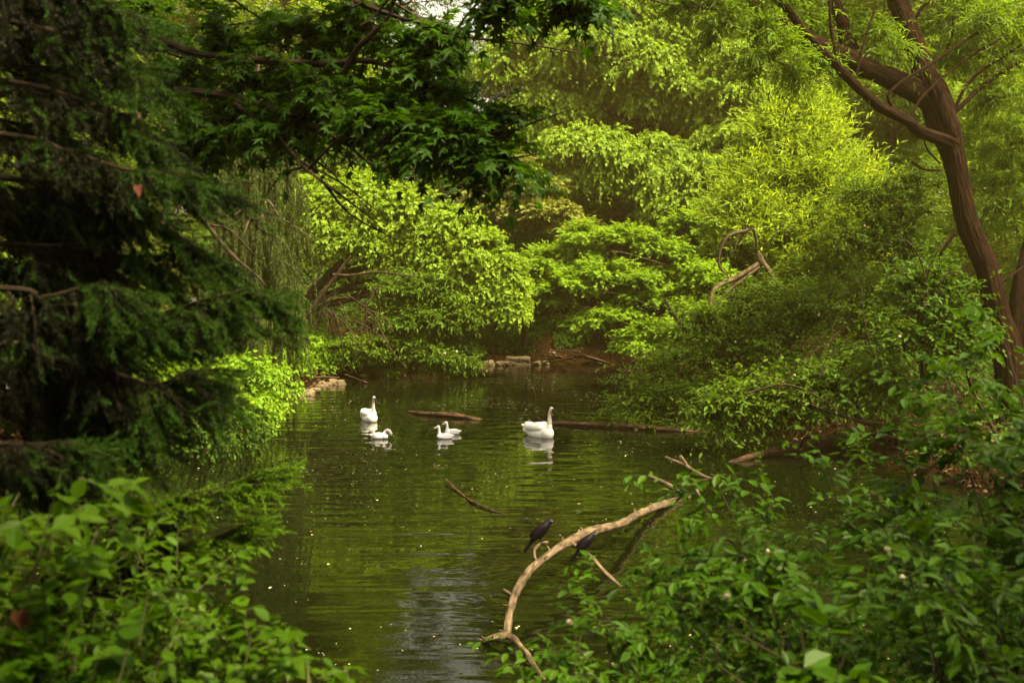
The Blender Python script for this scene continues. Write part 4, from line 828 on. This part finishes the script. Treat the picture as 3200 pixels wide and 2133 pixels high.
stone(1125,1180,40,12,'flat dark stone under the small shrub on the left shore',14)
stone(1190,1166,44,22,'white-flecked stone with bleached roots on the left shore',15)
stone(1617,1132,78,17,'broken concrete block set in the far bank under ivy',16,'concrete_block','block',.12,True)

# fence on the left bank
th = thing('wire_fence', A([-13.5, 34, float(land(-13.5, 34))]), 'sparse wire fence with pale metal posts seen through the spruce on the left', 'fence')
f0, f1 = P(385, 985, 33), P(530, 950, 37); fd = (f1-f0)/1.; fps = [f0-fd*2, f0-fd, f0, f1, f1+fd]
for p_ in fps:
    q = MB(); g = float(land(p_[0], p_[1])); tube(q, [A([p_[0], p_[1], g-.2]), A([p_[0], p_[1], g+.7]), A([p_[0], p_[1], g+1.55])], [.035]*3, 10, 1); q.build('post', M['metal'], th)
q = MB()
for a_, b_ in zip(fps[:-1], fps[1:]):
    for k in np.arange(.1, 1.5, .15):
        z0, z1 = float(land(a_[0], a_[1]))+k, float(land(b_[0], b_[1]))+k; stems(q, A([[a_[0], a_[1], z0]]), A([[(a_[0]+b_[0])/2, (a_[1]+b_[1])/2, (z0+z1)/2-.01]]), A([[b_[0], b_[1], z1]]), .006)
    for k in np.linspace(0, 1, 26):
        x, y = a_[0]+(b_[0]-a_[0])*k, a_[1]+(b_[1]-a_[1])*k; z0 = float(land(a_[0], a_[1]))*(1-k)+float(land(b_[0], b_[1]))*k; stems(q, A([[x, y, z0+.1]]), A([[x, y, z0+.8]]), A([[x, y, z0+1.45]]), .004)
q.build('wire_mesh', M['metal'], th)

# ------------------------------------------------------------------ birds
def fuse(name, prims, mk, parent, vox=.012, it=4):
    """one continuous body from overlapping ellipsoids: voxel-remeshed and smoothed"""
    from mathutils import Matrix, Euler
    q = MB(); v, f = ico(2)
    for pr in prims:
        c, r = pr[0], pr[1]; e = Euler(pr[2]) if len(pr) > 2 else Euler((0, 0, 0)); R = A(e.to_matrix()); q.add((v*A(r))@R.T+A(c), f, 0, True)
    o = q.build(name, M[mk] if isinstance(mk, str) else [M[k] for k in mk]); md = o.modifiers.new('r', 'REMESH'); md.mode = 'VOXEL'; md.voxel_size = vox; md.use_smooth_shade = True
    s_ = o.modifiers.new('s', 'SMOOTH'); s_.iterations = it; s_.factor = .5
    dg = bpy.context.evaluated_depsgraph_get(); me = bpy.data.meshes.new_from_object(o.evaluated_get(dg)); o.modifiers.clear(); o.data = me
    me.materials.clear()
    for k in ([mk] if isinstance(mk, str) else mk): me.materials.append(M[k])
    for p_ in me.polygons: p_.use_smooth = True
    o.parent = parent; o.location = (0, 0, 0); return o
def chain(pts, rs, n=6):
    q = smooth_path(np.hstack([A(pts, float), A(rs, float)[:, None]]), n); return [(tuple(x[:3]), (x[3],)*3) for x in q]
def swan(label, px, py, yaw, s=1., hy=0., group='adult swans'):
    c = PZ(px, py, 0); th = thing('swan', c, label, 'swan', group); th.rotation_euler.z = yaw; th.scale = (s*.94, s*.84, s*1.0)
    cy_, sy_ = math.cos(hy), math.sin(hy)
    pr = [((.02, 0, .075), (.46, .215, .20)), ((-.36, 0, .12), (.24, .15, .12)), ((-.54, 0, .19), (.15, .07, .035), (0, .25, 0)), ((.30, 0, .10), (.22, .18, .18)), ((.12, 0, .15), (.30, .185, .175)), ((.27, 0, .17), (.18, .15, .17)),
          ((-.08, .115, .21), (.36, .12, .12), (0, -.06, .05)), ((-.08, -.115, .21), (.36, .12, .12), (0, -.06, -.05)), ((-.36, .06, .235), (.20, .075, .075), (0, .1, .25)), ((-.36, -.06, .235), (.20, .075, .075), (0, .1, -.25)),
          ((.1, .10, .27), (.16, .10, .09)), ((.1, -.10, .27), (.16, .10, .09))]
    hd = A([.47, 0, .695]); u = A([cy_, sy_, 0])
    pr += chain([(.30, 0, .16), (.385, 0, .26), (.415, 0, .38), (.41, 0, .50), (.42, 0, .60), tuple(hd-A([0, 0, .01]))], [.15, .095, .062, .050, .046, .048], 7)
    pr += [(tuple(hd+u*.02+A([0, 0, .005])), (.068, .045, .048), (0, .25, hy)), (tuple(hd+u*.055+A([0, 0, -.022])), (.04, .032, .032), (0, .6, hy))]
    b = fuse('body', pr, ['white', 'neck'], th)
    for p_ in b.data.polygons:
        z = p_.center.z; x = p_.center.x
        if z > .33 and x > .3: p_.material_index = 1 if (z < .74 and mnoise.noise(p_.center*9) > -.25-(.7-z)) else 0
    q = MB(); side = A([-sy_, cy_, 0]); st = hd+u*.07+A([0, 0, -.012]); dn = nrm(u*.78+A([0, 0, -.62])); up = np.cross(side, dn)*-1
    rings_ = []
    for k, (t_, w_, h_) in enumerate([(-.015, .036, .042), (.025, .034, .034), (.06, .027, .025), (.10, .026, .018), (.14, .027, .013), (.16, .015, .007)]):
        cc = st+dn*t_; rings_.append([cc+side*w_*math.cos(a)+up*h_*math.sin(a) for a in np.linspace(0, 2*pi, 13)[:-1]])
    V = A(rings_).reshape(-1, 3); g = np.arange(72).reshape(6, 12); f = [(g[i, j], g[i, (j+1) % 12], g[i+1, (j+1) % 12], g[i+1, j]) for i in range(5) for j in range(12)]
    q.add(V, f, 0, True); q.add(A(rings_[-1]), [list(range(12))])
    for s_ in (-1, 1):                                   # black lores running back to the eye
        v, ff = ico(1); R = A(__import__('mathutils').Euler((0, -.15, hy+s_*.35)).to_matrix()); q.add((v*A([.045, .011, .016]))@R.T+hd+u*.058+side*s_*.030+A([0, 0, .006]), ff, 0, True)
    q.build('bill', M['black'], None).parent = th
    # tail feathers and wing tips
    q = MB()
    for s_ in (-1, 1):
        for k in range(3): tube(q, [(-.36+.03*k, s_*(.08+.02*k), .24-.01*k), (-.48, s_*(.06+.02*k), .25-.015*k), (-.57+.02*k, s_*(.035+.02*k), .235-.02*k)], [.03, .022, .006], 7, 3)
    q.build('wing_feathers', M['white'], None).parent = th
    return th
swan('white adult swan on the right in side view, dark bill lowered', 1684, 1362, radians(-50), 1., radians(12))
swan('white adult swan on the left facing the viewer', 1152, 1313, radians(-62), .93, radians(12))
def cygnet(label, px, py, yaw, s=1., headdown=False, grey=False):
    c = PZ(px, py, 0); th = thing('cygnet', c, label, 'cygnet', 'cygnets'); th.rotation_euler.z = yaw; th.scale = (s,)*3
    pr = [((0, 0, .045), (.19, .095, .085)), ((-.14, 0, .065), (.09, .05, .035), (0, .25, 0)), ((.10, 0, .055), (.10, .085, .08)), ((-.03, .04, .085), (.13, .05, .05)), ((-.03, -.04, .085), (.13, .05, .05))]
    if not headdown:
        hd = A([.165, 0, .285]); ang = .30; pr += chain([(.11, 0, .07), (.135, 0, .14), (.135, 0, .20), (.145, 0, .26)], [.07, .042, .033, .036], 5)
    else:
        hd = A([.25, 0, .12]); ang = .95; pr += chain([(.10, 0, .07), (.13, 0, .14), (.17, 0, .185), (.225, 0, .165)], [.07, .046, .042, .044], 5)
    pr += [(tuple(hd), (.052, .040, .043), (0, ang, 0))]
    b = fuse('body', pr, ['down', 'gdown'], th, .008, 3)
    if grey:
        for p_ in b.data.polygons:
            if p_.center.x > .13 and p_.center.z > .10: p_.material_index = 1
    d = A([math.cos(ang), 0, -math.sin(ang)]); q = MB(); tube(q, [hd+d*.035, hd+d*.06, hd+d*.085, hd+d*.105], [.021, .016, .014, .006], 10, 3)
    q.build('bill', M['black' if grey else 'pink'], None).parent = th
    for s_ in (-1, 1):
        q = MB(); v, f = ico(1); q.add(v*.0085+hd+A([.018, s_*.036, .014]), f, 0, True); q.build('eye', M['black'], None).parent = th
    if grey:
        q = MB(); tube(q, [hd+d*.02+A([0, 0, .01]), hd+d*.045], [.03, .02], 10, 2); q.build('face_patch', M['gdown'], None).parent = th
cygnet('pale grey cygnet in front of the pair, facing left, nearer the viewer', 1390, 1370, radians(184), .98)
cygnet('pale grey cygnet facing left, the farther one of the pair with its tail up', 1414, 1356, radians(188), .98)
cygnet('cygnet with dark grey head bent down to the water beside the left swan', 1186, 1370, radians(-8), 1.08, True, True)

def blackbird(label, foot, yaw, s=1., pitch=.75, name='blackbird'):
    th = thing(name, foot, label, 'bird', 'black birds on the fallen branch'); th.rotation_euler.z = yaw; th.scale = (s,)*3
    c, si = math.cos(pitch), math.sin(pitch); ax = A([c, 0, si]); body = A([0, 0, .13])
    pr = [(tuple(body), (.105, .058, .062), (0, -pitch, 0)), (tuple(body+ax*.06), (.06, .045, .05), (0, -pitch, 0)), (tuple(body-ax*.09), (.07, .032, .03), (0, -pitch, 0))]
    hd = body+ax*.105+A([.025, 0, .018]); pr += chain([tuple(body+ax*.05), tuple(body+ax*.09+A([.01, 0, .01])), tuple(hd)], [.045, .034, .032], 4) + [(tuple(hd), (.036, .029, .03))]
    b = fuse('body', pr, ['crow', 'crowh'], th, .006, 3)
    for p_ in b.data.polygons:
        if (p_.center.x-body[0])*c+(p_.center.z-body[2])*si > .10: p_.material_index = 1
    q = MB(); tube(q, [hd+A([.026, 0, 0]), hd+A([.045, 0, -.003]), hd+A([.068, 0, -.010])], [.011, .008, .002], 8, 3); q.build('bill', M['black'], None).parent = th
    q = MB(); t0_ = body-ax*.11; t1 = t0_-A([.10, 0, .13]); w_ = .012
    for k, o_ in enumerate((-1, 0, 1)): tube(q, [t0_+A([0, o_*.008, 0]), (t0_+t1)/2+A([0, o_*.012, .004]), t1+A([0, o_*.018, 0])], [w_*1.5, w_*1.3, w_*.6], 7, 4)
    q.build('tail', M['crow'], None).parent = th
    for s_ in (-1, 1):
        q = MB(); v, f = ico(2); R = A(__import__('mathutils').Euler((0, -pitch+.06, s_*.06)).to_matrix()); q.add((v*A([.105, .016, .036]))@R.T+body+A([-.03, s_*.045, -.005]), f, 0, True); q.build('wing', M['crow'], None).parent = th
        q = MB(); k = A([.005, s_*.018, .0]); tube(q, [body+A([-.01, s_*.02, -.045]), body+A([.0, s_*.02, -.085]), k+A([0, 0, .012])], [.011, .005, .004], 6, 3)
        for a in (-.5, 0, .5): tube(q, [k+A([0, 0, .012]), k+A([.016, a*.02, .012]), k+A([.026, a*.03, .002])], [.003, .003, .0015], 5, 2)
        q.build('leg', M['black'], None).parent = th
        q = MB(); v, f = ico(1); q.add(v*.005+hd+A([.014, s_*.026, .006]), f, 0, True); q.build('eye', M['flower'], None).parent = th
fp = PZ(1690, 1697, .555)
blackbird('glossy black bird with a blue sheen perched on the bent stub above the water', fp, radians(12), 1.16, .80)
fp = PZ(1830, 1728, .345)
blackbird('second black bird, lower and in shadow, on the side twig under the arching branch', fp, radians(18), 1.02, .75)
c = PZ(1950, 1163, 0); th = thing('duck', c, 'small brown mottled duck by the bush at the far end of the pond', 'duck'); th.rotation_euler.z = radians(175)
fuse('body', [((0, 0, .06), (.24, .11, .10)), ((-.2, 0, .10), (.09, .05, .03)), ((.12, 0, .08), (.12, .09, .09))]+chain([(.14, 0, .1), (.18, 0, .2), (.19, 0, .26)], [.08, .05, .05], 4)+[((.21, 0, .28), (.065, .05, .05))], 'duck', th, .012, 3)
q = MB(); tube(q, [(.26, 0, .275), (.30, 0, .262), (.335, 0, .255)], [.02, .022, .012], 8, 3); q.build('bill', M['black'], None).parent = th

# ------------------------------------------------------------------ small stuff
rng = np.random.default_rng(111); q = MB(); n = 6000
pp = np.column_stack([rng.uniform(-9, 9, n), 8+38*rng.uniform(0, 1, n)**.9]); cl_ = rng.normal(size=(500, 2))*A([1.6, 4.5])+A([2.2, 30]); pp = np.vstack([pp, cl_])
pp = pp[pond_dist(pp[:, 0], pp[:, 1]) < -.1]; pp = pp[A([mnoise.noise((x*.5, y*.28, 3.)) for x, y in pp])+rng.normal(size=len(pp))*.12 > .02]; n = len(pp); a = rng.uniform(0, 2*pi, n)
sz = rng.choice([.018, .03, .05], n, p=[.68, .26, .06])
leaves(q, 'ovate', np.column_stack([pp, np.full(n, .006)]), np.column_stack([np.cos(a), np.sin(a), np.zeros(n)]), np.tile(A([0, 0, 1.]), (n, 1)), sz, 0, 1.4)
tag(q.build('floating_petals', M['petal']), 'scattered pale petals and leaf bits floating on the pond', 'petals', kind='stuff')
rng = np.random.default_rng(112); q = MB()
for (x0, x1, y0, y1, n) in ((-4, 12, 44, 62, 9000), (-14, -6, 20, 44, 6000), (6, 16, 10, 30, 7000), (-5, 8, 2, 7.5, 2500)):
    x, y = rng.uniform(x0, x1, n), rng.uniform(y0, y1, n); k = pond_dist(x, y) > -.15; x, y = x[k], y[k]; n = len(x); a = rng.uniform(0, 2*pi, n)
    leaves(q, 'ovate', np.column_stack([x, y, land(x, y)+.02]), np.column_stack([np.cos(a), np.sin(a), rng.normal(size=n)*.3]), A([0, 0, 1.])+rng.normal(size=(n, 3))*.45, rng.uniform(.06, .15, n), 0, 1.2)
tag(q.build('leaf_litter', leaf_mat('fallen_leaf', (.02, .011, .005), (.11, .065, .032), .05)), 'brown fallen leaves scattered over the banks', 'leaf litter', kind='stuff')
# dry leaves caught in the spruce and the near plants
for lab, p_, s_ in (('dry red-brown leaf caught in the spruce boughs', P(430, 580, 3.9), .045), ('dry curled brown leaf hanging in the near left plants', P(60, 1910, 2.9), .06)):
    q = MB(); leaves(q, 'heart', A([[0, 0, 0.]]), A([[.2, 0, -1.]]), A([[.5, -1., .3]]), A([s_]), 0, .9); leaves(q, 'ovate', A([[0.01, 0.004, 0.]]), A([[.35, .1, -1.]]), A([[-.5, -1., .3]]), A([s_*.9]), 0, 1.2)
    o = q.build('dry_leaf', M['dryleaf']); o.location = p_; md = o.modifiers.new('thickness', 'SOLIDIFY'); md.thickness = .001; tag(o, lab, 'dry leaf')

# ------------------------------------------------------------------ the sunlit hazy air
q = MB(); X0, X1, Y0, Y1, Z0, Z1 = -224, 224, -124, 324, -2.2, 46
q.add([(X0,Y0,Z0),(X1,Y0,Z0),(X1,Y1,Z0),(X0,Y1,Z0),(X0,Y0,Z1),(X1,Y0,Z1),(X1,Y1,Z1),(X0,Y1,Z1)], [(0,3,2,1),(4,5,6,7),(0,1,5,4),(1,2,6,5),(2,3,7,6),(3,0,4,7)])
m = bpy.data.materials.new('haze'); m.use_nodes = True; t = m.node_tree; t.nodes.remove(t.nodes['Principled BSDF'])
v = N(t, 'ShaderNodeVolumePrincipled'); v.inputs['Color'].default_value = (1, .76, .26, 1); v.inputs['Density'].default_value = HAZE; v.inputs['Anisotropy'].default_value = .55
t.links.new(v.outputs[0], t.nodes['Material Output'].inputs['Volume'])
tag(q.build('haze', m), kind='stuff')
